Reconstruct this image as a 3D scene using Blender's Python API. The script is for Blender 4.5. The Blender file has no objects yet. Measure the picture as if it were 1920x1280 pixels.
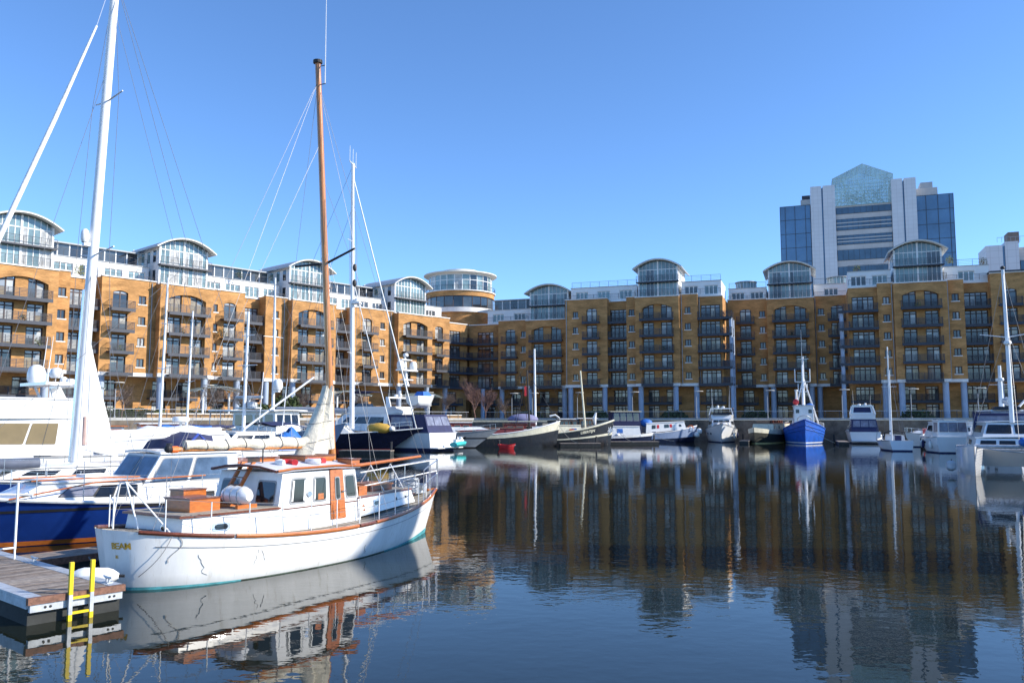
import bpy, math, random
from mathutils import Vector, Matrix
random.seed(7)
R = math.radians
V = Vector
scene = bpy.context.scene
COL = scene.collection

# ------------------------------------------------------------------ camera
cam_d = bpy.data.cameras.new('camera'); cam = bpy.data.objects.new('camera', cam_d); COL.objects.link(cam)
cam_d.sensor_width = 36.0; cam_d.lens = 1559.67 / 1920 * 36.0
cam_d.clip_start = 0.1; cam_d.clip_end = 6000
cam.location = (0, 0, 3.3); cam.rotation_euler = (R(90) + 0.0934, 0, 0)
scene.camera = cam

# ------------------------------------------------------------------ sky, sun, exposure
SUN_AZ, SUN_EL = R(-7.0), R(28.0)            # direction to the sun: angle from +X, elevation
w = bpy.data.worlds.new('World'); scene.world = w; w.use_nodes = True
nt = w.node_tree; bg = nt.nodes['Background']
sky = nt.nodes.new('ShaderNodeTexSky'); sky.sky_type = 'NISHITA'; sky.sun_disc = False
sky.sun_elevation = SUN_EL; sky.sun_rotation = R(90) - SUN_AZ
sky.altitude = 0; sky.air_density = 0.75; sky.dust_density = 0.0; sky.ozone_density = 6.0
hsv = nt.nodes.new('ShaderNodeHueSaturation'); hsv.inputs['Saturation'].default_value = 1.03
nt.links.new(sky.outputs[0], hsv.inputs['Color']); nt.links.new(hsv.outputs[0], bg.inputs[0]); bg.inputs[1].default_value = 0.15
sd = bpy.data.lights.new('sun', 'SUN'); sd.energy = 3.8; sd.angle = R(0.53); sd.color = (1.0, 0.93, 0.82)
so = bpy.data.objects.new('sun', sd); COL.objects.link(so)
sv = V((math.cos(SUN_AZ) * math.cos(SUN_EL), math.sin(SUN_AZ) * math.cos(SUN_EL), math.sin(SUN_EL)))
so.rotation_euler = sv.to_track_quat('Z', 'Y').to_euler(); so.location = (60, -10, 60)
vs = scene.view_settings; vs.view_transform = 'Standard'; vs.look = 'None'; vs.gamma = 1; vs.exposure = 0.92
try: vs.use_curve_mapping = False
except Exception: pass

# ------------------------------------------------------------------ materials
MATS = {}
def mat(name, col, rough=.6, metal=0., spec=.5, var=.12, scale=3., stretch=(1, 1, 1), bump=0., coat=0., alpha=1., ior=1.5, fine=0.):
    if name in MATS: return MATS[name]
    m = bpy.data.materials.new(name); m.use_nodes = True
    t = m.node_tree; b = t.nodes['Principled BSDF']
    b.inputs['Roughness'].default_value = rough; b.inputs['Metallic'].default_value = metal
    b.inputs['Specular IOR Level'].default_value = spec; b.inputs['IOR'].default_value = ior
    b.inputs['Coat Weight'].default_value = coat; b.inputs['Alpha'].default_value = alpha
    b.inputs['Coat Roughness'].default_value = .05
    g = t.nodes.new('ShaderNodeNewGeometry'); mp = t.nodes.new('ShaderNodeMapping'); mp.inputs['Scale'].default_value = stretch
    t.links.new(g.outputs['Position'], mp.inputs['Vector'])
    n = t.nodes.new('ShaderNodeTexNoise'); n.inputs['Scale'].default_value = scale; n.inputs['Detail'].default_value = 5
    n.inputs['Roughness'].default_value = .65
    t.links.new(mp.outputs[0], n.inputs['Vector'])
    rmp = t.nodes.new('ShaderNodeValToRGB'); e = rmp.color_ramp.elements
    lo, hi = max(0, 1 - var * 1.6), 1 + var
    e[0].position = .3; e[1].position = .7
    e[0].color = (col[0] * lo, col[1] * lo, col[2] * lo, 1); e[1].color = (min(1, col[0] * hi), min(1, col[1] * hi), min(1, col[2] * hi), 1)
    t.links.new(n.outputs['Fac'], rmp.inputs[0])
    t.links.new(rmp.outputs[0], b.inputs['Base Color'])
    if bump:
        n2 = t.nodes.new('ShaderNodeTexNoise'); n2.inputs['Scale'].default_value = scale * 4; n2.inputs['Detail'].default_value = 4
        t.links.new(mp.outputs[0], n2.inputs['Vector'])
        bp = t.nodes.new('ShaderNodeBump'); bp.inputs['Strength'].default_value = bump; bp.inputs['Distance'].default_value = .03
        t.links.new(n2.outputs['Fac'], bp.inputs['Height']); t.links.new(bp.outputs[0], b.inputs['Normal'])
    MATS[name] = m
    return m

def wood(name, col, rough=.45, coat=0., grain=(3, 3, 3), scale=6., var=.3):
    return mat(name, col, rough=rough, var=var, scale=scale, stretch=grain, bump=.08, coat=coat)

BRICK = mat('yellow_stock_brick', (.53, .285, .115), .9, var=.26, scale=.4, stretch=(1, 1, 3.0), spec=.2)
def brick_detail(m):
    t = m.node_tree; b = t.nodes['Principled BSDF']
    src = b.inputs['Base Color'].links[0].from_socket
    g = t.nodes.new('ShaderNodeNewGeometry'); mp = t.nodes.new('ShaderNodeMapping'); mp.inputs['Scale'].default_value = (1.2, 1.2, 13.0)
    t.links.new(g.outputs['Position'], mp.inputs['Vector'])
    n = t.nodes.new('ShaderNodeTexNoise'); n.inputs['Scale'].default_value = 2.6; n.inputs['Detail'].default_value = 3
    t.links.new(mp.outputs[0], n.inputs['Vector'])
    r = t.nodes.new('ShaderNodeValToRGB'); r.color_ramp.elements[0].position = .32; r.color_ramp.elements[1].position = .68
    r.color_ramp.elements[0].color = (.72, .70, .68, 1); r.color_ramp.elements[1].color = (1.12, 1.1, 1.05, 1)
    t.links.new(n.outputs['Fac'], r.inputs[0])
    mx = t.nodes.new('ShaderNodeMix'); mx.data_type = 'RGBA'; mx.blend_type = 'MULTIPLY'; mx.inputs['Factor'].default_value = 1
    t.links.new(src, mx.inputs['A']); t.links.new(r.outputs[0], mx.inputs['B']); t.links.new(mx.outputs['Result'], b.inputs['Base Color'])
brick_detail(BRICK)
RENDER_W = mat('white_render', (.80, .80, .79), .7, var=.05, scale=.4)
STONE_W = mat('white_stone', (.78, .77, .74), .75, var=.08, scale=.8)
COLBLUE = mat('pale_blue_column_paint', (.34, .41, .52), .55, var=.08, scale=.7)
FRAME_B = mat('brown_window_frame', (.055, .028, .024), .5, var=.2, scale=2)
FRAME_W = mat('white_window_frame', (.78, .79, .79), .5, var=.04)
BALC = mat('dark_balcony_steel', (.034, .040, .058), .5, var=.15, scale=1.5)
ROOFG = mat('grey_roof_metal', (.36, .38, .40), .45, var=.08, scale=.5)
ROOFCR = mat('cream_soffit', (.72, .69, .62), .7, var=.05)
def glass(name, col, rough=.04, var=.5, scale=.35, spec=.8):
    return mat(name, col, rough=rough, var=var, scale=scale, spec=spec, ior=1.55)
G_DARK = glass('glass_dark_room', (.022, .028, .036))
G_MID = glass('glass_grey_blind', (.075, .09, .10), .06, .35)
G_CURT = glass('glass_white_curtain', (.46, .46, .44), .08, .25, scale=1.2, spec=.5)
G_WARM = glass('glass_tan_blind', (.30, .23, .13), .08, .2)
G_FAN = glass('glass_fanlight', (.34, .36, .38), .1, .2)
G_PENT = glass('glass_penthouse', (.20, .29, .30), .05, .35)
G_TOWER = glass('glass_office_blue', (.07, .165, .30), .03, .25, scale=.06, spec=1.0)
G_BAND = glass('glass_office_band', (.05, .10, .16), .04, .3, scale=.1)
WHITE = mat('white_gelcoat', (.80, .80, .79), .22, var=.04, scale=.8, coat=.4)
WHITEP = mat('white_boat_paint', (.80, .80, .78), .32, var=.05, scale=1.6)
OFFW = mat('cream_boat_paint', (.70, .66, .50), .45, var=.1, scale=1.5)
NAVY = mat('navy_hull_paint', (.010, .013, .035), .18, var=.1, coat=.5)
BLUEH = mat('royal_blue_hull_paint', (.010, .04, .21), .16, var=.12, scale=1.2, coat=.6)
BLUET = mat('bright_blue_trawler_paint', (.02, .12, .52), .4, var=.18, scale=1.8)
LILAC = mat('pale_blue_grey_hull', (.27, .34, .48), .35, var=.08)
BLACKH = mat('black_hull_paint', (.016, .018, .022), .35, var=.3, scale=1.5)
GREYH = mat('grey_hull_paint', (.36, .38, .40), .3, var=.06)
TEAL = mat('teal_antifouling', (.08, .33, .36), .6, var=.25, scale=4)
REDAF = mat('red_antifouling', (.22, .03, .03), .7, var=.2)
ORST = wood('orange_varnish', (.50, .145, .028), .3, coat=.5, grain=(2, 2, 14), scale=2.5, var=.22)
VARN = wood('varnished_mast', (.52, .20, .05), .32, coat=.5, grain=(6, 6, .8), scale=3, var=.22)
MAHOG = wood('dark_mahogany', (.16, .045, .02), .35, coat=.4)
TEAK = wood('weathered_teak_deck', (.36, .32, .26), .8, grain=(1, 1, 1), scale=9, var=.22)
PLANK = wood('silvered_pontoon_timber', (.25, .205, .17), .85, grain=(1, 1, 1), scale=7, var=.3)
PLANKS = [PLANK, wood('worn_pontoon_timber', (.30, .255, .215), .85, grain=(1, 1, 1), scale=9, var=.3), wood('dark_pontoon_timber', (.19, .15, .12), .85, grain=(1, 1, 1), scale=6, var=.3)]
FASC = wood('brown_pontoon_fascia', (.20, .095, .06), .7, scale=5)
GALV = mat('galvanised_steel', (.50, .53, .56), .5, metal=.35, var=.18, scale=6)
STEEL = mat('stainless_steel', (.66, .67, .68), .25, metal=.85, var=.05)
WIRE = mat('grey_wire', (.20, .20, .21), .45, metal=.3, var=.05)
DWIRE = mat('dark_rope', (.08, .08, .085), .7, var=.1)
ALU = mat('white_mast_paint', (.78, .79, .80), .3, var=.05, scale=1.5)
YELL = mat('yellow_ladder_paint', (.80, .58, .01), .45, var=.1, scale=8)
SAILC = mat('cream_sailcloth', (.68, .63, .51), .85, var=.14, scale=5, bump=.6)
SAILW = mat('white_sailcloth', (.78, .78, .76), .8, var=.09, scale=3, bump=.5)
TARPW = mat('white_tarpaulin', (.76, .76, .75), .65, var=.09, scale=1.6, bump=.6)
CANV = mat('navy_canvas', (.018, .024, .085), .75, var=.15, scale=2, bump=.15)
CANVB = mat('blue_tarpaulin', (.02, .14, .50), .6, var=.2, scale=3, bump=.3)
CANVL = mat('mid_blue_strap', (.05, .09, .42), .7, var=.1)
BWIN = mat('black_boat_window', (.012, .014, .018), .06, var=.4, scale=1.5, spec=.7)
TWIN = mat('brown_tinted_window', (.22, .16, .06), .08, var=.12, scale=.8, spec=.7)
CLEAR = mat('hazy_vinyl_window', (.20, .21, .27), .15, var=.3, scale=1.5)
GRIM = mat('grey_window_gasket', (.30, .31, .32), .5, var=.1)
REDM = mat('red_plastic', (.62, .03, .035), .4, var=.12)
ORNG = mat('orange_buoy_plastic', (.75, .16, .03), .5, var=.1)
BLK = mat('black_rubber', (.02, .02, .022), .6, var=.2)
ROPE = mat('beige_rope', (.45, .40, .32), .9, var=.2, scale=12)
KAYAK = mat('ochre_dinghy_cover', (.55, .33, .05), .6, var=.15, scale=3, bump=.2)
JETW = mat('turquoise_jetski_shell', (.06, .48, .46), .3, var=.1)
COBBLE = mat('quay_paving', (.30, .28, .26), .9, var=.2, scale=1.5)
QWALL = mat('quay_wall_stone', (.17, .14, .11), .9, var=.35, scale=.7, bump=.4)
QBRICK = mat('quay_planter_brick', (.40, .23, .09), .9, var=.2, scale=1.5)
COPING = mat('pale_quay_coping', (.46, .45, .43), .8, var=.12, scale=1.0)
LAMPG = mat('lamp_post_grey', (.34, .36, .38), .5, metal=.2, var=.06)
BARK = mat('bare_bark', (.16, .115, .09), .9, var=.25, scale=4)
TWIG = mat('reddish_twigs', (.20, .115, .095), .9, var=.25, scale=3)
LEAF = mat('evergreen_leaf', (.055, .085, .022), .7, var=.45, scale=2)
LEAFY = mat('yellow_green_leaf', (.22, .24, .04), .7, var=.35, scale=3)
TERRA = mat('terracotta', (.35, .13, .06), .8, var=.15)
CANOPY = mat('green_canopy_glass', (.30, .40, .38), .15, var=.15, alpha=.62)
PANELW = mat('white_office_panel', (.62, .63, .66), .5, var=.05, scale=.1)
PANELS = mat('stone_office_panel', (.52, .50, .49), .6, var=.08, scale=.15)
def panel_joints(m, sx, sz, dark=.78):
    t = m.node_tree; b = t.nodes['Principled BSDF']; src = b.inputs['Base Color'].links[0].from_socket
    tc = t.nodes.new('ShaderNodeTexCoord'); sp = t.nodes.new('ShaderNodeSeparateXYZ'); cb = t.nodes.new('ShaderNodeCombineXYZ')
    t.links.new(tc.outputs['Object'], sp.inputs[0]); t.links.new(sp.outputs[0], cb.inputs[0]); t.links.new(sp.outputs[2], cb.inputs[1])
    br = t.nodes.new('ShaderNodeTexBrick'); br.offset = 0; br.inputs['Scale'].default_value = 1
    br.inputs['Brick Width'].default_value = sx; br.inputs['Row Height'].default_value = sz; br.inputs['Mortar Size'].default_value = .05
    br.inputs['Color1'].default_value = (1, 1, 1, 1); br.inputs['Color2'].default_value = (.95, .95, .95, 1); br.inputs['Mortar'].default_value = (dark, dark, dark, 1)
    t.links.new(cb.outputs[0], br.inputs['Vector'])
    mx = t.nodes.new('ShaderNodeMix'); mx.data_type = 'RGBA'; mx.blend_type = 'MULTIPLY'; mx.inputs['Factor'].default_value = 1
    t.links.new(src, mx.inputs['A']); t.links.new(br.outputs[0], mx.inputs['B']); t.links.new(mx.outputs['Result'], b.inputs['Base Color'])
panel_joints(PANELW, 1.7, 1.5); panel_joints(PANELS, 3.0, .8, .85)
CROWN = mat('green_crown_glass', (.36, .55, .55), .12, var=.3, scale=.25, alpha=.45, spec=.7)

# ------------------------------------------------------------------ mesh helpers
class MB:
    def __init__(s): s.v = []; s.f = []
    def add(s, vs, fs):
        o = len(s.v); s.v += [tuple(p) for p in vs]; s.f += [tuple(i + o for i in f) for f in fs]; return s
    def hexa(s, b, t):                       # bottom 4 pts (ccw from above), top 4 pts
        return s.add(list(b) + list(t), [(3, 2, 1, 0), (4, 5, 6, 7), (0, 1, 5, 4), (1, 2, 6, 5), (2, 3, 7, 6), (3, 0, 4, 7)])
    def box(s, x0, y0, z0, x1, y1, z1):
        return s.hexa([(x0, y0, z0), (x1, y0, z0), (x1, y1, z0), (x0, y1, z0)], [(x0, y0, z1), (x1, y0, z1), (x1, y1, z1), (x0, y1, z1)])
    def quad(s, a, b, c, d): return s.add([a, b, c, d], [(0, 1, 2, 3)])
    def tube(s, p, q, r, r2=None, n=8, caps=True):
        p, q = V(p), V(q); r2 = r if r2 is None else r2
        d = q - p
        if d.length < 1e-6: return s
        d.normalize(); a = d.orthogonal().normalized(); b = d.cross(a)
        vs = []
        for c, rr in ((p, r), (q, r2)):
            for i in range(n):
                t = 2 * math.pi * i / n; vs.append(c + (a * math.cos(t) + b * math.sin(t)) * rr)
        fs = [(i, (i + 1) % n, n + (i + 1) % n, n + i) for i in range(n)]
        if caps: fs += [tuple(range(n - 1, -1, -1)), tuple(range(n, 2 * n))]
        return s.add(vs, fs)
    def path(s, pts, r, n=6):
        pts = [V(p) for p in pts]; rings = []
        for i, p in enumerate(pts):
            d = (pts[min(i + 1, len(pts) - 1)] - pts[max(i - 1, 0)]).normalized()
            up = V((0, 0, 1)) if abs(d.z) < .95 else V((1, 0, 0))
            a = d.cross(up).normalized(); b = a.cross(d)
            rr = r[i] if isinstance(r, (list, tuple)) else r
            rings.append([p + (a * math.cos(2 * math.pi * k / n) + b * math.sin(2 * math.pi * k / n)) * rr for k in range(n)])
        return s.loft(rings, True, True)
    def loft(s, rings, cap0=False, cap1=False, closed=True):
        n = len(rings[0]); vs = [p for r in rings for p in r]; fs = []
        for i in range(len(rings) - 1):
            for k in range(n if closed else n - 1):
                fs.append((i * n + k, i * n + (k + 1) % n, (i + 1) * n + (k + 1) % n, (i + 1) * n + k))
        if cap0: fs.append(tuple(range(n - 1, -1, -1)))
        if cap1: fs.append(tuple((len(rings) - 1) * n + k for k in range(n)))
        return s.add(vs, fs)
    def lathe(s, prof, n=32, c=(0, 0, 0), a0=0, a1=2 * math.pi):
        full = abs(a1 - a0 - 2 * math.pi) < 1e-6; m = n if full else n + 1
        rings = [[(c[0] + r * math.cos(a0 + (a1 - a0) * k / n), c[1] + r * math.sin(a0 + (a1 - a0) * k / n), c[2] + z) for k in range(m)] for r, z in prof]
        return s.loft(rings, closed=full)
    def ball(s, c, rx, ry=None, rz=None, n=12, m=7):
        ry = ry or rx; rz = rz or rx
        rings = []
        for j in range(m + 1):
            t = math.pi * (j / m - .5); cr = max(math.cos(t), .02)
            rings.append([(c[0] + rx * cr * math.cos(2 * math.pi * k / n), c[1] + ry * cr * math.sin(2 * math.pi * k / n), c[2] + rz * math.sin(t)) for k in range(n)])
        return s.loft(rings, True, True)
    def prism(s, poly, y0, y1):              # poly in xz, extruded along y
        n = len(poly)
        return s.add([(x, y0, z) for x, z in poly] + [(x, y1, z) for x, z in poly],
                     [tuple(range(n)), tuple(range(2 * n - 1, n - 1, -1))] + [((i + 1) % n, i, n + i, n + (i + 1) % n) for i in range(n)])
    def mesh(s, name, m, smooth=False):
        me = bpy.data.meshes.new(name); me.from_pydata(s.v, [], s.f); me.materials.append(m)
        if smooth:
            me.polygons.foreach_set('use_smooth', [True] * len(me.polygons))
            try: me.set_sharp_from_angle(angle=R(38))
            except Exception: pass
        me.update(); return me
    def build(s, name, m, parent=None, smooth=False, loc=(0, 0, 0), rz=0):
        return put(name, s.mesh(name, m, smooth), parent, loc, rz)

def put(name, me, parent=None, loc=(0, 0, 0), rz=0):
    o = bpy.data.objects.new(name, me); COL.objects.link(o); o.parent = parent
    o.location = loc
    if rz: o.rotation_euler = (0, 0, rz)
    return o
def tag(o, label=None, cat=None, group=None, kind=None):
    if label: o['label'] = label
    if cat: o['category'] = cat
    if group: o['group'] = group
    if kind: o['kind'] = kind
    return o
def thing(name, label, cat, loc=(0, 0, 0), rz=0, group=None):
    o = put(name, None, None, loc, rz); o.empty_display_size = .2
    return tag(o, label, cat, group)
def fix_normals(me):
    import bmesh
    bm = bmesh.new(); bm.from_mesh(me); bmesh.ops.recalc_face_normals(bm, faces=bm.faces); bm.to_mesh(me); bm.free()
# ------------------------------------------------------------------ the setting: water, quay, ground
QZ = 3.45
aL, aR = 2.4109, 1.2261
nL, tL = V((math.cos(aL), math.sin(aL), 0)), V((math.sin(aL), -math.cos(aL), 0))
nR, tR = V((math.cos(aR), math.sin(aR), 0)), V((math.sin(aR), -math.cos(aR), 0))
DQL, DQR = 103.0, 136.0
def corner(dl, dr):
    det = nL.x * nR.y - nL.y * nR.x
    return V(((dl * nR.y - dr * nL.y) / det, (nL.x * dr - nR.x * dl) / det, 0))
def water_mat():
    m = bpy.data.materials.new('dock_water'); m.use_nodes = True; t = m.node_tree; b = t.nodes['Principled BSDF']
    b.inputs['Base Color'].default_value = (.011, .014, .009, 1); b.inputs['Roughness'].default_value = .015
    b.inputs['IOR'].default_value = 1.333; b.inputs['Specular IOR Level'].default_value = .5
    g = t.nodes.new('ShaderNodeNewGeometry')
    hs = []
    for sc, st, wgt in ((.55, (1, 1, 1), .55), (2.4, (1, 1.3, 1), .28), (9.0, (1, 1, 1), .05)):
        mp = t.nodes.new('ShaderNodeMapping'); mp.inputs['Scale'].default_value = st; t.links.new(g.outputs['Position'], mp.inputs['Vector'])
        n = t.nodes.new('ShaderNodeTexNoise'); n.inputs['Scale'].default_value = sc; n.inputs['Detail'].default_value = 2
        t.links.new(mp.outputs[0], n.inputs['Vector'])
        k = t.nodes.new('ShaderNodeMath'); k.operation = 'MULTIPLY'; k.inputs[1].default_value = wgt; t.links.new(n.outputs['Fac'], k.inputs[0]); hs.append(k)
    a = t.nodes.new('ShaderNodeMath'); a.operation = 'ADD'; t.links.new(hs[0].outputs[0], a.inputs[0]); t.links.new(hs[1].outputs[0], a.inputs[1])
    a2 = t.nodes.new('ShaderNodeMath'); a2.operation = 'ADD'; t.links.new(a.outputs[0], a2.inputs[0]); t.links.new(hs[2].outputs[0], a2.inputs[1])
    # calm and ruffled patches: wind lanes modulate the ripple height
    n3 = t.nodes.new('ShaderNodeTexNoise'); n3.inputs['Scale'].default_value = .06; n3.inputs['Detail'].default_value = 2; t.links.new(g.outputs['Position'], n3.inputs['Vector'])
    r3 = t.nodes.new('ShaderNodeMapRange'); r3.inputs[1].default_value = .35; r3.inputs[2].default_value = .7; r3.inputs[3].default_value = .35; r3.inputs[4].default_value = 1.0
    t.links.new(n3.outputs['Fac'], r3.inputs[0])
    mu = t.nodes.new('ShaderNodeMath'); mu.operation = 'MULTIPLY'; t.links.new(a2.outputs[0], mu.inputs[0]); t.links.new(r3.outputs[0], mu.inputs[1])
    bp = t.nodes.new('ShaderNodeBump'); bp.inputs['Strength'].default_value = 1.0; bp.inputs['Distance'].default_value = .0155
    t.links.new(mu.outputs[0], bp.inputs['Height']); t.links.new(bp.outputs[0], b.inputs['Normal'])
    return m
c0 = corner(DQL + 2, DQR + 2)
mb = MB(); P0 = c0 - tL * 330; P1 = c0 + tR * 330
mb.add([P0, c0, P1, P1 - V((0, 300, 0)), V((300, -250, 0)), V((-300, -250, 0))], [(5, 4, 3, 2, 1, 0)])
tag(mb.build('water', water_mat()), kind='structure')
mb = MB(); c1 = corner(DQL, DQR); A, B = c1 - tL * 320, c1 + tR * 320; zq = V((0, 0, QZ))
far = c1 + (nL + nR) * 1800
mb.add([A + zq, c1 + zq, far + zq, A + nL * 2500 + zq, B + zq, B + nR * 2500 + zq], [(0, 1, 2, 3), (1, 4, 5, 2)])
tag(mb.build('ground', COBBLE), kind='structure')
for nm, p, q, n in (('quay_wall_left', A, c1, nL), ('quay_wall_right', c1, B, nR)):
    mb = MB(); d = (q - p).normalized()
    mb.hexa([p + V((0, 0, -2)), q + V((0, 0, -2)), q + n * 1.0 + V((0, 0, -2)), p + n * 1.0 + V((0, 0, -2))],
            [p + V((0, 0, QZ - .25)), q + V((0, 0, QZ - .25)), q + n * 1.0 + V((0, 0, QZ - .25)), p + n * 1.0 + V((0, 0, QZ - .25))])
    o = tag(mb.build(nm, QWALL), kind='structure')
    L_ = (q - p).length; k = 0; x = max(0, L_ - 190) if nm.endswith('left') else 0
    cm = None
    while x < (L_ if nm.endswith('left') else 130):
        if cm is None:
            b2 = MB(); b2.box(0.01, -.08, 0, 2.98, .75, .33); cm = b2.mesh('coping_stone', COPING)
        s_ = put('coping_stone', cm, o, p + d * x + V((0, 0, QZ - .24)), math.atan2(d.y, d.x)); x += 3.0

# ------------------------------------------------------------------ apartment wings
class Wing:
    def __init__(s, name, label, t, n, u0, w0, rows, H):
        s.t, s.n, s.u0, s.w0, s.rows, s.H = t, n, u0, w0, rows, H
        s.root = thing(name, label, 'building', t * u0 + n * w0 + V((0, 0, QZ)), math.atan2(t.y, t.x), 'apartment buildings round the dock')
        s.wall = MB(); s.low = MB(); s.rng = random.Random(int(abs(u0) * 13 + rows))
    def L(s, u, w, z): return (u - s.u0, w - s.w0, z - QZ)
    def build(s, mb, name, m, smooth=False):
        return mb.build(name, m, s.root, smooth)
    def b(s, name, m, u0, w0, z0, u1, w1, z1):
        mb = MB(); a = s.L(u0, w0, z0); c = s.L(u1, w1, z1); mb.box(*a, *c); return s.build(mb, name, m)

HB = 9.88                                    # top of the white band above the arcade
ROW = 3.0
def row_z(k): return HB - .13 + ROW * k

def panel_wall(W, mb, u0, u1, w, z0, z1, ops, depth=.22):
    """a brick face in the plane w with openings (ua, ub, za, zb, rise); reveals go back by depth"""
    us = sorted({u0, u1} | {x for o in ops for x in o[:2]}); zs = sorted({z0, z1} | {x for o in ops for x in (o[2], o[3])})
    for i in range(len(us) - 1):
        for j in range(len(zs) - 1):
            uc, zc = (us[i] + us[i + 1]) / 2, (zs[j] + zs[j + 1]) / 2
            if any(o[0] < uc < o[1] and o[2] < zc < o[3] for o in ops): continue
            mb.quad(W.L(us[i], w, zs[j]), W.L(us[i + 1], w, zs[j]), W.L(us[i + 1], w, zs[j + 1]), W.L(us[i], w, zs[j + 1]))
    for ua, ub, za, zb, rise in ops:
        N = 12 if rise else 1; pts = []
        for k in range(N + 1):
            x = ua + (ub - ua) * k / N; q = (2 * k / N - 1)
            pts.append((x, zb - rise * q * q))
        for k in range(N):
            (xa, ya), (xb, yb) = pts[k], pts[k + 1]
            if rise: mb.quad(W.L(xa, w, ya), W.L(xb, w, yb), W.L(xb, w, zb), W.L(xa, w, zb))
            mb.quad(W.L(xa, w, ya), W.L(xa, w + depth, ya), W.L(xb, w + depth, yb), W.L(xb, w, yb))
        zl, zr = pts[0][1], pts[-1][1]
        mb.quad(W.L(ua, w, za), W.L(ua, w + depth, za), W.L(ua, w + depth, zl), W.L(ua, w, zl))
        mb.quad(W.L(ub, w, za), W.L(ub, w, zr), W.L(ub, w + depth, zr), W.L(ub, w + depth, za))
        mb.quad(W.L(ua, w, za), W.L(ub, w, za), W.L(ub, w + depth, za), W.L(ua, w + depth, za))
def sides(W, mb, u0, u1, w, wb, z0, z1):
    for u in (u0, u1): mb.quad(W.L(u, w, z0), W.L(u, wb, z0), W.L(u, wb, z1), W.L(u, w, z1))
    mb.quad(W.L(u0, w, z1), W.L(u1, w, z1), W.L(u1, wb, z1), W.L(u0, wb, z1))

WC = {}
BLC = {}
BLINDM = [glass('blind_white', (.50, .50, .48), .12, .1), glass('blind_cream', (.42, .37, .28), .12, .1), glass('blind_grey', (.27, .29, .31), .12, .1)]
def pick_glass(W, sun):
    r = W.rng.random()
    if sun: return G_DARK if r < .30 else G_MID if r < .62 else G_CURT if r < .9 else G_WARM
    return G_DARK if r < .45 else G_MID if r < .82 else G_CURT if r < .93 else G_WARM
def window(W, u, w, z, wd, ht, leaves, fan=.42, fm=None, sun=True, pane=None, name='window'):
    """a framed window standing in its opening; the frame is the part, panes and fanlights are sub-parts"""
    fm = fm or FRAME_B
    key = (round(wd, 2), round(ht, 2), leaves, fan, fm.name)
    if key not in WC:
        f = MB(); e = .10
        f.box(-wd / 2, 0, 0, -wd / 2 + e, .1, ht); f.box(wd / 2 - e, 0, 0, wd / 2, .1, ht)
        f.box(-wd / 2 + e, 0, ht - e, wd / 2 - e, .1, ht); f.box(-wd / 2 + e, 0, 0, wd / 2 - e, .1, e)
        lw = (wd - 2 * e) / leaves
        for k in range(1, leaves): f.box(-wd / 2 + e + lw * k - .08, -.01, e, -wd / 2 + e + lw * k + .08, .09, ht - e)
        if fan: f.box(-wd / 2 + e, .005, ht - fan - .14, wd / 2 - e, .095, ht - fan)
        pm = {}
        for g in (G_DARK, G_MID, G_CURT, G_WARM, G_FAN, G_PENT):
            p = MB(); p.box(-lw / 2 + .03, .05, 0, lw / 2 - .03, .07, ht - 2 * e - (fan or 0)); pm[g.name] = p.mesh('pane', g)
        q = MB(); q.box(-lw / 2 + .07, .045, .03, lw / 2 - .07, .065, max(.1, (fan or .2) - .12)); pm['fan'] = q.mesh('fanlight', G_FAN)
        WC[key] = (f.mesh(name, fm), pm, lw)
    fme, pm, lw = WC[key]
    o = put(name, fme, W.root, W.L(u, w, z))
    g = pane or pick_glass(W, sun)
    for k in range(leaves):
        x = -wd / 2 + .09 + lw * (k + .5)
        gg = g if (pane or W.rng.random() < .7) else pick_glass(W, sun)
        put('pane', pm[gg.name], o, (x, 0, .09))
        if ht > 1.5 and fm is FRAME_B and W.rng.random() < (.34 if sun else .2):
            drop = W.rng.choice((.35, .6, .9, 1.5)); bk = (round(lw, 2), drop)
            if bk not in BLC:
                b_ = MB(); b_.box(-lw / 2 + .1, .035, -drop, lw / 2 - .1, .045, 0); BLC[bk] = b_.mesh('blind', BLINDM[len(BLC) % 3])
            put('blind', BLC[bk], o, (x, 0, ht - .1 - (fan or 0)))
        if fan: put('fanlight', pm['fan'], o, (x, 0, ht - fan))
    return o
BCm = {}
def balcony(W, u, w, z, wd, dp, ends=True):
    key = (round(wd, 2), round(dp, 2))
    if key not in BCm:
        s = MB(); s.box(-wd / 2, -dp, -.20, wd / 2, 0, 0); s.box(-wd / 2 - .02, -dp - .06, -.40, wd / 2 + .02, -dp, .08)
        r = MB(); hgt = 1.08
        n = max(2, int(round(wd / 1.25)))
        for k in range(n + 1):
            x = -wd / 2 + .04 + (wd - .08) * k / n; r.box(x - .035, -dp + .0, .05, x + .035, -dp + .05, hgt)
        for zz in (.20, .38, .56, .74, .91): r.box(-wd / 2, -dp + .01, zz, wd / 2, -dp + .035, zz + .06)
        r.box(-wd / 2 - .02, -dp - .02, hgt, wd / 2 + .02, -dp + .06, hgt + .06)
        for sx in (-1, 1):
            x = sx * (wd / 2 - .02)
            for zz in (.22, .40, .58, .76, .92): r.box(x - .014, -dp + .05, zz, x + .014, 0, zz + .028)
            r.box(x - .03, -dp + .06, hgt, x + .03, 0, hgt + .06)
        BCm[key] = (s.mesh('balcony', BALC), r.mesh('railing', BALC))
    o = put('balcony', BCm[key][0], W.root, W.L(u, w, z)); put('railing', BCm[key][1], o); return o
SWC = {}
def small_window(W, u, w, z, sun):
    window(W, u, w + .12, z, 1.05, 1.2, 2, fan=0, sun=sun)
    W.b('sill', STONE_W, u - .68, w - .07, z - .14, u + .68, w + .1, z)
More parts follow.
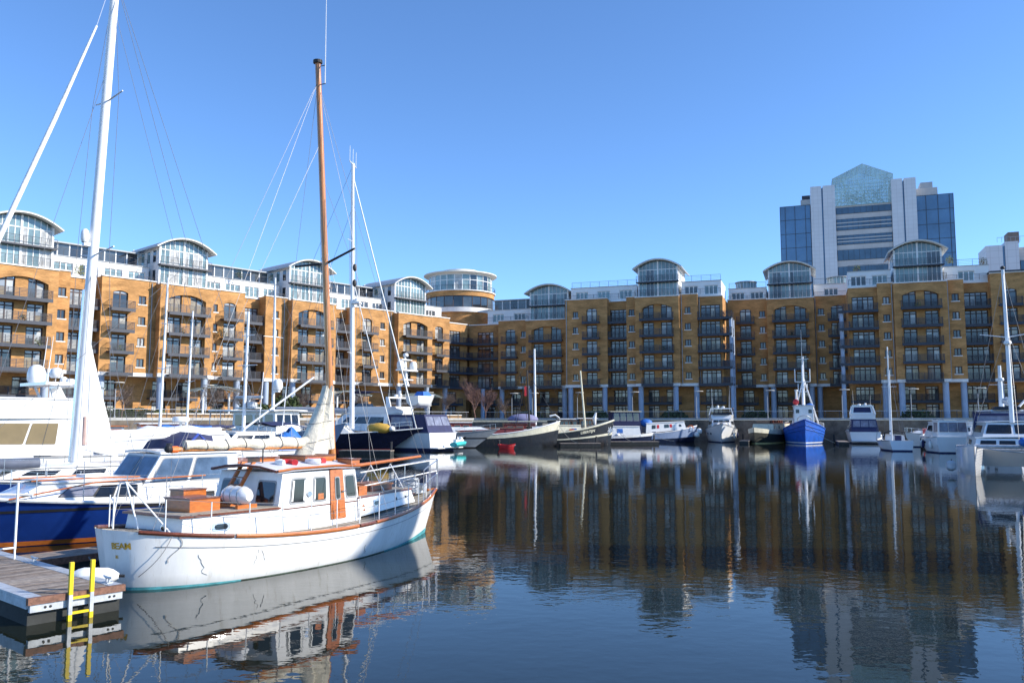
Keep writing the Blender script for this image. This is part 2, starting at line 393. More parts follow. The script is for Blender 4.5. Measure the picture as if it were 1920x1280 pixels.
def column(W, u, w, r=.48):
    mb = MB(); x, y, _ = W.L(u, w, 0); mb.lathe([(r, 0), (r, HB - .46 - QZ)], 20, (x, y, 0)); W.build(mb, 'column', COLBLUE, True)
def drainpipe(W, u, w, z0, z1):
    mb = MB(); mb.tube(W.L(u, w - .1, z0), W.L(u, w - .1, z1), .07, n=6); W.build(mb, 'drainpipe', LAMPG)

def piece(W, kind, u0, u1, w, sun, wins=(), z_top=None, cols=(), wb=None):
    """one facade piece from the band to its coping. kind F: forward block with an arched recess; M: flat brick; R: recessed bay with full-width balconies"""
    H = W.H + {'F': 0., 'M': .32, 'R': -.1}[kind] if z_top is None else z_top
    zb = HB - .48; wb = wb or w + 6
    mb = W.wall; rows = W.rows
    if kind == 'F':
        a, b = u0 + 1.2, u1 - 1.2; c = (a + b) / 2
        ztop = row_z(rows - 1) + 2.8
        panel_wall(W, mb, u0, u1, w, zb, H, [(a, b, zb + .02, ztop, .75)], .45)
        cx = (b - a) / 4 + .25; ww = 2.05
        ops = []
        for k in range(rows):
            for sx in (-1, 1):
                ht = 2.42 if k < rows - 1 else 2.75
                ops.append((c + sx * cx - ww / 2, c + sx * cx + ww / 2, row_z(k) + .02, row_z(k) + ht, 0))
                window(W, c + sx * cx, w + .62, row_z(k) + .03, ww, ht - .02, 2, sun=sun)
            balcony(W, c, w + .44, row_z(k), b - a + .5 if k else b - a - .02, 1.5)
        panel_wall(W, mb, a, b, w + .45, zb, ztop + .1, ops, .2)
    elif kind == 'M':
        ops = []
        for typ, u in wins:
            for k in range(rows):
                if typ == 's': ops.append((u - .525, u + .525, row_z(k) + .95, row_z(k) + 2.15, .0)); small_window(W, u, w, row_z(k) + .95, sun)
                else:
                    top = k == rows - 1
                    ops.append((u - 1.05, u + 1.05, row_z(k) + .02, row_z(k) + (2.62 if top else 2.42), .3 if top else 0))
                    window(W, u, w + .18, row_z(k) + .03, 2.1, 2.58 if top else 2.38, 2, sun=sun); balcony(W, u, w + .0, row_z(k), 3.3, 1.15)
        panel_wall(W, mb, u0, u1, w, zb, H, ops)
    else:
        ops = []; c = (u0 + u1) / 2; ww = min(3.5, u1 - u0 - .3)
        for k in range(rows):
            ops.append((c - ww / 2, c + ww / 2, row_z(k) + .02, row_z(k) + 2.45, 0))
            window(W, c, w + .18, row_z(k) + .03, ww, 2.42, 4 if ww > 2.8 else 3, sun=sun)
            balcony(W, c, w - .002, row_z(k), u1 - u0 - .04, 1.55)
        panel_wall(W, mb, u0, u1, w, zb, H, ops)
    sides(W, mb, u0, u1, w, wb, zb, H)
    W.b('coping', STONE_W, u0 - .06, w - .14, H + .003, u1 + .06, w + .45, H + .17)
    if kind == 'R':
        mbq = MB(); mbq.quad(W.L(u0, w, zb), W.L(u1, w, zb), W.L(u1, wb, zb), W.L(u0, wb, zb)); W.build(mbq, 'soffit', STONE_W)
    if kind != 'R':
        W.b('stone_band', STONE_W, u0 - .012, w - .05, zb - .02, u1 + .012, w + .3, HB)
        mbq = MB(); a_ = W.L(u0, w, zb); mbq.quad(W.L(u0, w + .3, zb - .015), W.L(u1, w + .3, zb - .015), W.L(u1, wb, zb - .015), W.L(u0, wb, zb - .015)); W.build(mbq, 'soffit', STONE_W)
    for u in cols: column(W, u, w + .55)
def ground_storeys(W, u0, u1, w, sun, centers):
    ops = []
    for u, ww in centers:
        for k, z in ((0, QZ + .1), (1, QZ + 3.1)):
            ops.append((u - ww / 2, u + ww / 2, z, z + 2.35, 0)); window(W, u, w + .16, z + .01, ww, 2.33, 2 if ww < 2.8 else 4, sun=False)
        balcony(W, u, w - .002, QZ + 3.0, min(ww + 1.6, 5.4), 1.1)
    panel_wall(W, W.low, u0, u1, w, QZ - .2, HB - .45, ops)
def terrace(W, u0, u1, w, z, sun, levels=1, wins=None, glassy=False):
    """white penthouse storey set back on the roof"""
    H = 2.75
    mb = MB(); ops = []
    n = max(1, int((u1 - u0) / 3.3)); st = (u1 - u0) / n
    for k in range(n):
        c = u0 + st * (k + .5); ww = min(2.5, st - .7)
        if ww < .7: continue
        ops.append((c - ww / 2, c + ww / 2, z + .25, z + 1.95, 0)); window(W, c, w + .15, z + .26, ww, 1.68, 3 if ww > 1.6 else 2, fan=0, fm=FRAME_W, sun=sun, pane=G_PENT if W.rng.random() < .7 else G_MID)
    panel_wall(W, mb, u0, u1, w, z, z + H, ops, .18); sides(W, mb, u0, u1, w, w + 8, z, z + H)
    W.build(mb, 'penthouse_wall', RENDER_W)
    W.b('roof_edge', ROOFG, u0 - .1, w - .12, z + H + .003, u1 + .1, w + .3, z + H + .1)
    roof_rail(W, u0 + .1, u1 - .1, w + .35, z + H + .1)
    roof_rail(W, u0, u1, w - 1.5, z + .16, .95)
    if levels > 1:
        f = MB(); z2 = z + H; w2 = w + 3.2
        m = max(2, int((u1 - u0) / 1.6))
        for k in range(m + 1):
            x = u0 + .3 + (u1 - u0 - .6) * k / m; f.box(*W.L(x - .07, w2 - .06, z2), *W.L(x + .07, w2 + .06, z2 + 2.35))
        o = W.build(f, 'upper_glazing', FRAME_W)
        for k in range(m):
            xa = u0 + .3 + (u1 - u0 - .6) * k / m + .07; xb = u0 + .3 + (u1 - u0 - .6) * (k + 1) / m - .07
            p = MB(); p.box(*W.L(xa, w2 - .02, z2), *W.L(xb, w2 + .02, z2 + 2.34)); p.build('pane', G_DARK if W.rng.random() < .6 else G_MID, o)
        W.b('upper_roof', ROOFG, u0 + .1, w2 - .5, z2 + 2.36, u1 - .1, w2 + 6, z2 + 2.55)
def roof_rail(W, u0, u1, w, z, h=1.05):
    mb = MB(); n = max(1, int((u1 - u0) / 1.6))
    for k in range(n + 1):
        x = u0 + (u1 - u0) * k / n; mb.box(*W.L(x - .025, w - .025, z), *W.L(x + .025, w + .025, z + h))
    for zz in (.3, .55, .8): mb.box(*W.L(u0, w - .012, z + zz), *W.L(u1, w + .012, z + zz + .025))
    mb.box(*W.L(u0, w - .03, z + h), *W.L(u1, w + .03, z + h + .05))
    W.build(mb, 'roof_railing', BALC)
def pavilion(W, u0, u1, w, z, sun):
    """two-storey glazed pavilion under a barrel roof"""
    c = (u0 + u1) / 2; hw = (u1 - u0) / 2 - .45; z1, z2, rise, dp = z + 2.9, z + 5.7, 1.15, 9.5
    N = 14
    def arc(x): return z2 + rise * (1 - (x / hw) ** 2)
    f = MB()
    for x in (-hw, 0, hw): f.box(*W.L(c + x - .14, w - .05, z), *W.L(c + x + .14, w + .22, arc(x * .97) - .02))
    nm = 5
    for h_ in (-1, 1):
        for k in range(1, nm):
            x = h_ * hw * k / nm; mw = .05 if sun else .03; f.box(*W.L(c + x - mw, w, z), *W.L(c + x + mw, w + .1, arc(x) - .02))
    for zz in (z + .02, z1 - .12, z1 + .1, z2 - .55): f.box(*W.L(c - hw, w + .01, zz), *W.L(c + hw, w + .12, zz + .13))
    g = W.build(f, 'pavilion_front', FRAME_W)
    for h_ in (-1, 1):
        for k in range(nm):
            xa, xb = sorted((h_ * hw * k / nm, h_ * hw * (k + 1) / nm)); xa += .05; xb -= .05
            pane = G_PENT if W.rng.random() < .75 else (G_CURT if sun else G_MID)
            for za, zb_ in ((z + .15, z1 - .12), (z1 + .23, z2 - .55)):
                p = MB(); p.box(*W.L(c + xa, w + .05, za), *W.L(c + xb, w + .08, zb_)); p.build('pane', pane, g)
            p = MB(); za = z2 - .42
            p.hexa([W.L(c + xa, w + .05, za), W.L(c + xb, w + .05, za), W.L(c + xb, w + .08, za), W.L(c + xa, w + .08, za)],
                   [W.L(c + xa, w + .05, arc(xa)), W.L(c + xb, w + .05, arc(xb)), W.L(c + xb, w + .08, arc(xb)), W.L(c + xa, w + .08, arc(xa))])
            p.build('arched_pane', G_PENT, g)
    sw = MB()
    for sx in (-1, 1):
        x = c + sx * hw
        sw.box(*W.L(x - .1, w + .22, z), *W.L(x + .1, w + dp, z2 + .1))
    sw.box(*W.L(c - hw + .1, w + dp - .2, z), *W.L(c + hw - .1, w + dp, z2 + .6))
    W.build(sw, 'pavilion_side_wall', RENDER_W)
    for sx in (-1, 1):
        for k in range(3):
            for zz in (z + .5, z1 + .5):
                y = w + 1.1 + k * 1.9; x = c + sx * (hw + .115)
                W.b('side_window', G_PENT if k else G_DARK, x - .02, y, zz, x + .02, y + .85, zz + 1.7)
    ro = MB(); ov = 1.0; prof = []
    for k in range(N + 1):
        x = -(hw + ov) + 2 * (hw + ov) * k / N; prof.append((x, z2 + rise + .12 - (rise + .55) * (x / (hw + ov)) ** 2 - .0))
    for y0, y1, th, nm_, m_ in ((w - 1.15, w + dp + .4, .2, 'barrel_roof', ROOFG),):
        r = MB()
        rings = []
        for (x, zz) in prof: rings.append([W.L(c + x, y0, zz), W.L(c + x, y1, zz), W.L(c + x, y1, zz + th), W.L(c + x, y0, zz + th)])
        r.loft(rings, True, True); W.build(r, nm_, m_, False)
    s_ = MB(); rings = [[W.L(c + x * .985, w - 1.2, zz - .03), W.L(c + x * .985, w - .06, zz - .03), W.L(c + x * .985, w - .06, zz - .003), W.L(c + x * .985, w - 1.2, zz + .1)] for x, zz in prof]
    s_.loft(rings, True, True); W.build(s_, 'roof_soffit', ROOFCR)
    # dark mid balcony and lower rail
    mbx = MB(); mbx.box(*W.L(c - hw - .35, w - 1.0, z1 - .22), *W.L(c + hw + .35, w - .06, z1)); o = W.build(mbx, 'balcony', BALC)
    for zz, ww, uu in ((z1, w - .95, hw + .3), (z + .17, w - 1.45, hw + .5)):
        r = MB(); n = 8
        for k in range(n + 1):
            x = c - uu + 2 * uu * k / n; r.box(*W.L(x - .025, ww - .025, zz), *W.L(x + .025, ww + .025, zz + 1.05))
        for q in (.2, .37, .54, .71, .88): r.box(*W.L(c - uu, ww - .012, zz + q), *W.L(c + uu, ww + .012, zz + q + .028))
        r.box(*W.L(c - uu, ww - .03, zz + 1.05), *W.L(c + uu, ww + .03, zz + 1.11))
        r.build('railing', BALC, o)

# left wing, in the sun
WL = Wing('apartment_building', 'sunlit yellow brick apartment wing with arched bays and balconies, along the left quay', tL, nL, 30., 119., 4, 22.81)
wF, wM, wR = 116.9, 118.4, 120.4
for k, (kind, u0, u1, wins, cols) in enumerate([
    ('M', 25.0, 32.4, (('f', 28.5),), ()),
    ('F', 32.4, 40.9, (), (33.2, 40.0)), ('M', 40.9, 42.9, (('s', 41.9),), ()), ('R', 42.9, 47.0, (), ()),
    ('M', 47.0, 54.6, (('f', 49.6), ('s', 52.7)), (47.6,)), ('F', 54.6, 62.8, (), (55.3, 62.0)), ('M', 62.8, 68.9, (('s', 63.8), ('f', 66.4)), (68.2,)),
    ('R', 68.9, 72.6, (), ()), ('M', 72.6, 76.6, (('s', 74.5),), (73.3,)), ('F', 76.6, 85.0, (), (77.3, 84.2)), ('M', 85.0, 86.4, (), ()),
    ('R', 86.4, 90.0, (), ()), ('M', 90.0, 99.2, (('f', 93.2), ('s', 96.7)), (90.6,)), ('F', 99.2, 107.6, (), (99.9, 106.8)),
    ('M', 107.6, 113.6, (('f', 110.8),), (113.0,))]):
    wv = {'F': wF, 'M': wM, 'R': wR}[kind]
    piece(WL, kind, u0, u1, wv, True, wins, cols=cols, wb=124)
piece(WL, 'R', 113.6, 121.2, wR + .6, True, cols=(), wb=126)
ground_storeys(WL, 25, 121.2, 121.3, True, [(28.5, 2.1), (34.9, 2.1), (38.4, 2.1), (45., 3.0), (49.6, 2.1), (57., 2.1), (60.6, 2.1), (66.4, 2.1), (70.7, 3.0), (79., 2.1), (82.6, 2.1), (88.2, 3.0), (93.2, 2.1), (101.6, 2.1), (105.2, 2.1), (110.8, 2.1), (116.8, 3.2)])
for u0, u1 in ((32.4, 40.9), (54.6, 62.8), (76.6, 85.0), (99.2, 107.6)): pavilion(WL, u0, u1, wF + 1.6, 22.98, True)
for u0, u1, lv in ((41.0, 54.4, 2), (62.9, 76.4, 2), (85.1, 99.0, 2), (107.7, 113.4, 1)): terrace(WL, u0, u1, wM + 2.2, 22.75, True, lv)
for u, w_ in ((54.0, wM), (76.0, wM), (98.6, wM), (32.1, wM)): drainpipe(WL, u, w_, HB, 22.9)
WL.build(WL.wall, 'wall', BRICK); WL.build(WL.low, 'lower_wall', BRICK)
# core behind, so nothing shows through
WL.b('core', BRICK, 25.05, 124.0, QZ - .2, 121.2, 134, 22.2)

# right wings, in shade
def rwing(name, label, u0, w0, rows, H): return Wing(name, label, tR, nR, u0, w0, rows, H)
WA = rwing('apartment_building', 'shaded four-storey brick apartment wing next to the round corner tower', -64.5, 158, 4, 22.81)
wF, wM, wR = 155.7, 157.0, 159.0
piece(WA, 'R', -66.5, -59.3, wR, False, wb=164)
piece(WA, 'M', -59.3, -53.0, wM, False, (('f', -56.7), ('s', -53.9)), cols=(-58.7,), wb=163)
piece(WA, 'F', -53.0, -44.3, wF, False, cols=(-52.3, -45.2), wb=163)
ground_storeys(WA, -66.5, -44.3, 160.4, False, [(-62.8, 3.2), (-56.7, 2.1), (-50.6, 2.1), (-46.8, 2.1)])
column(WA, -62.4, 156.4, .42)
pavilion(WA, -53.0, -44.3, wF + 1.6, 22.98, False); terrace(WA, -62.4, -53.1, wM + 2.0, 22.9, False, 2)
WA.build(WA.wall, 'wall', BRICK); WA.build(WA.low, 'lower_wall', BRICK); WA.b('core', BRICK, -66, 163, QZ - .2, -44.32, 172, 22.2)

WB = rwing('apartment_building', 'shaded five-row brick apartment block whose right end catches the sun', -44.3, 154, 5, 25.87)
wF, wM, wR = 152.6, 153.7, 155.6
piece(WB, 'M', -44.28, -36.0, wM, False, (('s', -42.2), ('f', -39.0)), cols=(-43.4, -36.7), wb=166)
piece(WB, 'R', -36.0, -32.3, wR, False, wb=166)
piece(WB, 'M', -32.3, -30.4, wM, False, (('s', -31.3),), cols=(-31.9,), wb=166)
piece(WB, 'F', -30.4, -22.3, wF, False, cols=(-29.6, -23.2), wb=166)
piece(WB, 'M', -22.3, -19.1, wM, False, (('s', -20.9),), cols=(-19.6,), wb=166)
piece(WB, 'R', -19.1, -14.7, wR - .9, False, wb=166)
ground_storeys(WB, -44.28, -14.72, 157.6, False, [(-39., 2.1), (-34.2, 3.), (-28., 2.1), (-24.6, 2.1), (-16.9, 3.)])
for k in range(5):                            # balconies wrapping the sunny right end
    balcony(WB, -13.85, wR - .95, row_z(k), 1.65, 1.5); balcony(WB, -13.85, wR + 2.6, row_z(k), 1.65, 3.4)
for u, w_ in ((-13.25, 153.6), (-13.25, 157.6)):
    mb = MB(); x, y, _ = WB.L(u, w_, 0); mb.lathe([(.3, 0), (.3, row_z(4) - .2 - QZ)], 16, (x, y, 0)); WB.build(mb, 'balcony_post', COLBLUE, True)
pavilion(WB, -30.4, -22.3, wF + 1.6, 26.04, False)
terrace(WB, -43.6, -30.6, wM + 2.0, 26.0, False, 1); terrace(WB, -22.1, -14.9, wM + 1.2, 25.95, False, 1)
drainpipe(WB, -44.0, wM, HB, 26.); drainpipe(WB, -22.0, wM, HB, 26.); drainpipe(WB, -18.9, wR - .9, HB, 25.6)
WB.build(WB.wall, 'wall', BRICK); WB.build(WB.low, 'lower_wall', BRICK); WB.b('core', BRICK, -44.26, 161, QZ - .2, -14.75, 172, 25.2)

WC_ = rwing('apartment_building', 'set-back shaded brick apartment block behind the blue trawler', -14.7, 165, 5, 25.87)
wF, wM = 163.2, 164.4
piece(WC_, 'M', -14.7, -7.4, wM, False, (('f', -11.4), ('s', -8.3)), cols=(-8.0,), wb=172)
piece(WC_, 'F', -7.4, 1.0, wF, False, cols=(-6.6, .2), wb=172)
piece(WC_, 'M', 1.0, 7.2, wM, False, (('s', 2.2), ('f', 5.0)), cols=(1.6,), wb=172)
ground_storeys(WC_, -14.7, 7.2, 168.0, False, [(-11.4, 2.1), (-5.2, 2.1), (-1.4, 2.1)])
pavilion(WC_, -7.4, 1.0, wF + 1.6, 26.04, False); terrace(WC_, -14.6, -7.5, wM + 2.0, 25.95, False); terrace(WC_, 1.1, 7.2, wM + 2.0, 25.95, False)
drainpipe(WC_, 1.2, wM, HB, 25.9)
for u in (-11.6, 5.6):                        # small glazed roof lanterns
    mb = MB(); x, y, z = WC_.L(u, 171, 28.75); mb.lathe([(1.9, 0), (1.9, 1.7)], 18, (x, y, z)); o = WC_.build(mb, 'roof_lantern', G_PENT, True)
    mb = MB(); mb.lathe([(2.15, 1.7), (2.15, 1.85), (.02, 2.0)], 18, (x, y, z)); mb.build('lantern_roof', ROOFG, o, True)
    mb = MB()
    for k in range(18): t = 2 * math.pi * k / 18; mb.box(x + 1.93 * math.cos(t) - .05, y + 1.93 * math.sin(t) - .05, z, x + 1.93 * math.cos(t) + .05, y + 1.93 * math.sin(t) + .05, z + 1.7)
    mb.build('lantern_frame', FRAME_W, o)
WC_.build(WC_.wall, 'wall', BRICK); WC_.build(WC_.low, 'lower_wall', BRICK); WC_.b('core', BRICK, -14.6, 171, QZ - .2, 7.2, 180, 25.2)

WD = rwing('apartment_building', 'nearest shaded brick apartment block at the right edge, below the office tower', 6.5, 153, 5, 25.87)
wF, wM, wR = 151.0, 152.2, 154.0
piece(WD, 'R', 6.5, 11.1, wR - .7, False, wb=165)
piece(WD, 'M', 11.1, 13.5, wM, False, (('s', 12.4),), cols=(11.8,), wb=165)
piece(WD, 'F', 13.5, 21.5, wF, False, cols=(14.2, 20.7), wb=165)
piece(WD, 'M', 21.5, 24.1, wM, False, (('s', 22.8),), cols=(23.5,), wb=165)
piece(WD, 'R', 24.1, 28.0, wR, False, wb=165)
piece(WD, 'M', 28.0, 44.0, wM, False, (('f', 30.6), ('f', 34.6), ('s', 38.)), cols=(28.8, 37), wb=165, z_top=26.9)
ground_storeys(WD, 6.5, 44.0, 156.0, False, [(8.8, 3.0), (15.8, 2.1), (19.2, 2.1), (26., 3.0), (30.6, 2.1), (34.6, 2.1)])
for k in range(5): balcony(WD, 5.65, wR - .75, row_z(k), 1.75, 1.5)
column(WD, 5.3, 152.3, .36)
mbx = MB(); mbx.lathe([(.33, HB - .46 - QZ), (.33, row_z(4) - .2 - QZ)], 16, WD.L(5.3, 152.3, QZ)[:2] + (0,)); WD.build(mbx, 'balcony_post', COLBLUE, True)
pavilion(WD, 13.5, 21.5, wF + 1.6, 26.04, False)
terrace(WD, 6.6, 13.4, wM + 1.6, 25.95, False); terrace(WD, 21.6, 28.2, wM + 2.0, 25.95, False)
WD.b('flat_roof', BALC, 27.9, wM - .3, 27.08, 44.2, wM + 10, 27.3)
drainpipe(WD, 13.3, wM, HB, 26.); drainpipe(WD, 21.7, wM, HB, 26.)
WD.build(WD.wall, 'wall', BRICK); WD.build(WD.low, 'lower_wall', BRICK); WD.b('core', BRICK, 6.6, 160, QZ - .2, 44, 172, 25.2)

# round corner tower
rt = thing('round_tower', 'round brick and glass tower with a wide disc roof where the two wings meet', 'building', (-11.43, 182, QZ))
def ring(name, m, prof, n=48, parent=rt, smooth=True):
    mb = MB(); mb.lathe([(r, z - QZ) for r, z in prof], n); return mb.build(name, m, parent, smooth)
ring('wall', BRICK, [(7.2, QZ - .2), (7.2, 26.0)])
ring('stone_ring', STONE_W, [(7.2, 26.0), (7.75, 26.0), (7.75, 27.0), (6.6, 27.0)])
ring('brick_ring', BRICK, [(7.5, 29.5), (7.5, 30.55), (6.6, 30.55)]); ring('inner_wall', BRICK, [(6.8, 27.0), (6.8, 29.5), (7.5, 29.5)])
ring('terrace_edge', STONE_W, [(6.6, 30.55), (7.8, 30.55), (7.8, 30.75), (5.6, 30.75)])
for z0, z1, r, cnt, fm, gl, nm in ((27.0, 29.5, 7.25, 22, FRAME_B, G_MID, 'window_ring'), (30.75, 34.2, 6.9, 26, FRAME_W, G_PENT, 'glass_drum')):
    f = MB()
    for k in range(cnt):
        t = 2 * math.pi * k / cnt; x, y = r * math.cos(t), r * math.sin(t)
        f.tube((x, y, z0 - QZ), (x, y, z1 - QZ), .09, n=5)
    f.lathe([(r + .06, z1 - .12 - QZ), (r + .06, z1 - QZ)], 40); f.lathe([(r + .06, z0 - QZ), (r + .06, z0 + .12 - QZ)], 40)
    if z1 > 31: f.lathe([(r + .06, 32.9 - QZ), (r + .06, 33.03 - QZ)], 40)
    o = f.build(nm, fm, rt)
    for k in range(cnt):
        t0, t1 = 2 * math.pi * (k + .04) / cnt, 2 * math.pi * (k + .96) / cnt
        p = MB(); p.add([((r - .03) * math.cos(t), (r - .03) * math.sin(t), z - QZ) for t, z in ((t0, z0), (t1, z0), (t1, z1), (t0, z1))], [(0, 1, 2, 3)])
        p.build('pane', gl if random.random() < .7 else (G_DARK if random.random() < .6 else G_CURT), o)
mb = MB(); mb.lathe([(7.7, 31.7 - QZ), (7.7, 31.78 - QZ), (7.66, 31.78 - QZ), (7.66, 31.7 - QZ)], 48)
for k in range(40): t = 2 * math.pi * k / 40; mb.box(7.68 * math.cos(t) - .03, 7.68 * math.sin(t) - .03, 30.7 - QZ, 7.68 * math.cos(t) + .03, 7.68 * math.sin(t) + .03, 31.7 - QZ)
mb.build('railing', BALC, rt)
ring('disc_roof', ROOFCR, [(6.8, 34.2), (7.7, 34.3), (8.1, 34.55), (8.05, 34.75), (4.2, 35.3), (4.1, 35.75), (.02, 35.95)])

# office tower behind, parallel to the right wings
DT = 330.0
tw = thing('office_tower', 'tall office tower with white piers, blue glass wings and a green glass gable crown', 'building', tR * 20 + nR * DT + V((0, 0, QZ)), math.atan2(tR.y, tR.x))
def tb(name, m, u0, y0, z0, u1, y1, z1, parent=None):
    mb = MB(); mb.box(u0 - 20, y0, z0 - QZ, u1 - 20, y1, z1 - QZ); return mb.build(name, m, parent or tw)
for nm, u0, u1, ztop, cols, y in (('glass_wing', -9.1, 1.95, 84.7, (0, 1.9, 5.4, 9.2, 11.05), 1.0), ('glass_wing', 38.5, 50.6, 84.7, (0, 3.1, 7.0, 10.8, 12.1), 1.0)):
    core = tb(nm, BALC, u0 + .05, y + .3, QZ, u1 - .05, y + 16, ztop - .1)
    fr = MB(); rows = 9; z0 = 36.; rh = (ztop - z0) / rows
    for c in cols: fr.box(u0 + c - .08 - 20, y - .06, z0 - QZ, u0 + c + .08 - 20, y + .2, ztop - QZ)
    for r in range(rows + 1): fr.box(u0 - 20, y - .03, z0 + rh * r - .07 - QZ, u1 - 20, y + .2, z0 + rh * r + .07 - QZ)
    fr.build('mullions', BALC, core)
    for a, b in zip(cols[:-1], cols[1:]):
        for r in range(rows):
            p = MB(); tl = random.uniform(-.02, .02)
            p.hexa([(u0 + a + .08 - 20, y + .08 + tl, z0 + rh * r + .07 - QZ), (u0 + b - .08 - 20, y + .08 - tl, z0 + rh * r + .07 - QZ), (u0 + b - .08 - 20, y + .16, z0 + rh * r + .07 - QZ), (u0 + a + .08 - 20, y + .16, z0 + rh * r + .07 - QZ)],
                   [(u0 + a + .08 - 20, y + .08 - tl, z0 + rh * (r + 1) - .07 - QZ), (u0 + b - .08 - 20, y + .08 + tl, z0 + rh * (r + 1) - .07 - QZ), (u0 + b - .08 - 20, y + .16, z0 + rh * (r + 1) - .07 - QZ), (u0 + a + .08 - 20, y + .16, z0 + rh * (r + 1) - .07 - QZ)])
            p.build('pane', G_TOWER, core)
for u0, u1 in ((2.1, 6.0), (6.55, 10.8), (30.1, 33.9), (34.45, 38.4)): tb('white_pier', PANELW, u0, -.6, QZ, u1, 12, 91.2 + (.2 if u0 > 20 else 0))
for u0, u1 in ((6.0, 6.55), (33.9, 34.45)): tb('blue_slot', G_TOWER, u0, .2, QZ, u1, 11, 90.6)
cen = tb('centre_wall', PANELS, 10.85, .4, QZ, 30.05, 12, 83.0)
for k, (z0, z1) in enumerate(((79.9, 82.4), (73.7, 78.0), (68.2, 71.8), (62.3, 66.3), (56.5, 60.0), (50, 54))):
    n = 10 if k != 0 else 9
    b_ = tb('window_band', BALC, 10.9, .25, z0, 30.0, .45, z1)
    for j in range(n):
        ua = 11.0 + 18.9 * j / n; p = MB(); p.box(ua + .06 - 20, .17, z0 + .1 - QZ, ua + 18.9 / n - .06 - 20, .26, z1 - .1 - QZ); p.build('pane', G_BAND, b_)
    if k in (1, 2):
        for q in (.33, .66):
            zz = z0 + (z1 - z0) * q; mb = MB(); mb.box(10.95 - 20, .05, zz - .18 - QZ, 29.95 - 20, .165, zz + .18 - QZ); mb.build('louvre', PANELS, b_)
# glass gable crown
c0_, c1_, ap = 10.0 - 20, 30.9 - 20, 20.6 - 20
cr = MB(); ze, zb_, za = 93.6 - QZ, 83.05 - QZ, 98.4 - QZ
for y0, y1 in ((.0, 11.5),):
    poly = [(c0_, zb_), (c1_, zb_), (c1_, ze), (ap, za), (c0_, ze)]
    cr.prism(poly, y0, y1)
crown = cr.build('glass_crown', CROWN, tw)
fr = MB()
for k in range(15):
    x = c0_ + (c1_ - c0_) * k / 14; zt = ze + (za - ze) * (1 - abs(x - ap) / (10.6 if x < ap else 10.3)); zt = max(zt, ze)
    for y in (-.06, 11.56): fr.tube((x, y, zb_), (x, y, zt), .09, n=4)
for k in range(9):
    z = zb_ + (ze - zb_) * k / 8
    for y in (-.06, 11.56): fr.tube((c0_, y, z), (c1_, y, z), .08, n=4)
    for x in (c0_, c1_): fr.tube((x, 0, z), (x, 11.5, z), .08, n=4)
for k in range(7):
    y = -.06 + 11.6 * k / 6
    fr.tube((c0_, y, ze), (ap, y, za), .12, n=4); fr.tube((ap, y, za), (c1_, y, ze), .12, n=4)
for k in range(6):
    x0, x1 = c0_ + (ap - c0_) * k / 6, c1_ + (ap - c1_) * k / 6; z = ze + (za - ze) * k / 6
    fr.tube((x0, 0, z), (x0, 11.5, z), .08, n=4); fr.tube((x1, 0, z), (x1, 11.5, z), .08, n=4)
fr.build('crown_frame', mat('pale_green_steel', (.42, .55, .52), .5), crown)
mb = MB()
for k in range(40):
    a_ = V((random.uniform(c0_ + .5, c1_ - .5), random.uniform(1, 10), zb_ + .3)); b_ = V((random.uniform(c0_ + .5, c1_ - .5), random.uniform(1, 10), random.uniform(zb_ + 3, ze)))
    mb.tube(a_, b_, .1, n=4)
mb.build('crown_trusses', mat('pale_green_steel', (.42, .55, .52), .5), crown)
tb('plant_room', PANELS, -1.5, 4, 84.6, 2.0, 12, 87.6); tb('plant_box', BALC, -1.0, 5, 87.6, 2.0, 11, 89.4)
tb('plant_room', PANELS, 38.5, 4, 84.6, 46.0, 12, 88.2); tb('plant_box', ROOFG, 40.5, 5, 88.2, 44.6, 11, 90.6)
# second office, cut by the right edge
of = thing('office_block', 'pale panelled office block behind the right end of the brick wing', 'building', tR * 44 + nR * 210 + V((0, 0, QZ)), math.atan2(tR.y, tR.x))
def ob(name, m, u0, y0, z0, u1, y1, z1):
    mb = MB(); mb.box(u0 - 44, y0, z0 - QZ, u1 - 44, y1, z1 - QZ); return mb.build(name, m, of)
ob('white_pier', PANELW, 38.1, 0, QZ, 41.4, 9, 42.2); ob('blue_slot', G_TOWER, 41.4, .4, QZ, 41.9, 9, 42.0); ob('white_pier', PANELW, 41.9, 0, QZ, 44.6, 9, 42.9)
ob('centre_wall', PANELS, 44.6, 1, QZ, 62, 10, 41.6)
for z0, z1 in ((35.2, 38.6), (29.0, 32.4)):
    b_ = ob('window_band', BALC, 44.9, .85, z0, 62, 1.05, z1)
    for j in range(7): p = MB(); p.box(.95 + 2.3 * j, .78, z0 + .1 - QZ, .95 + 2.3 * j + 2.15, .86, z1 - .1 - QZ); p.build('pane', G_BAND, b_)
ob('plant_box', mat('brown_plant_cladding', (.20, .15, .12), .7), 43.0, 2, 42.9, 45.2, 6, 45.4)
rl = MB()
for k in range(9): rl.tube((-3.5 + k * .9, .4, 42.9 - QZ), (-3.5 + k * .9, .4, 44.0 - QZ), .04, n=4)
rl.tube((-3.5, .4, 44.0 - QZ), (3.7, .4, 44.0 - QZ), .05, n=4); rl.build('roof_railing', LAMPG, of)
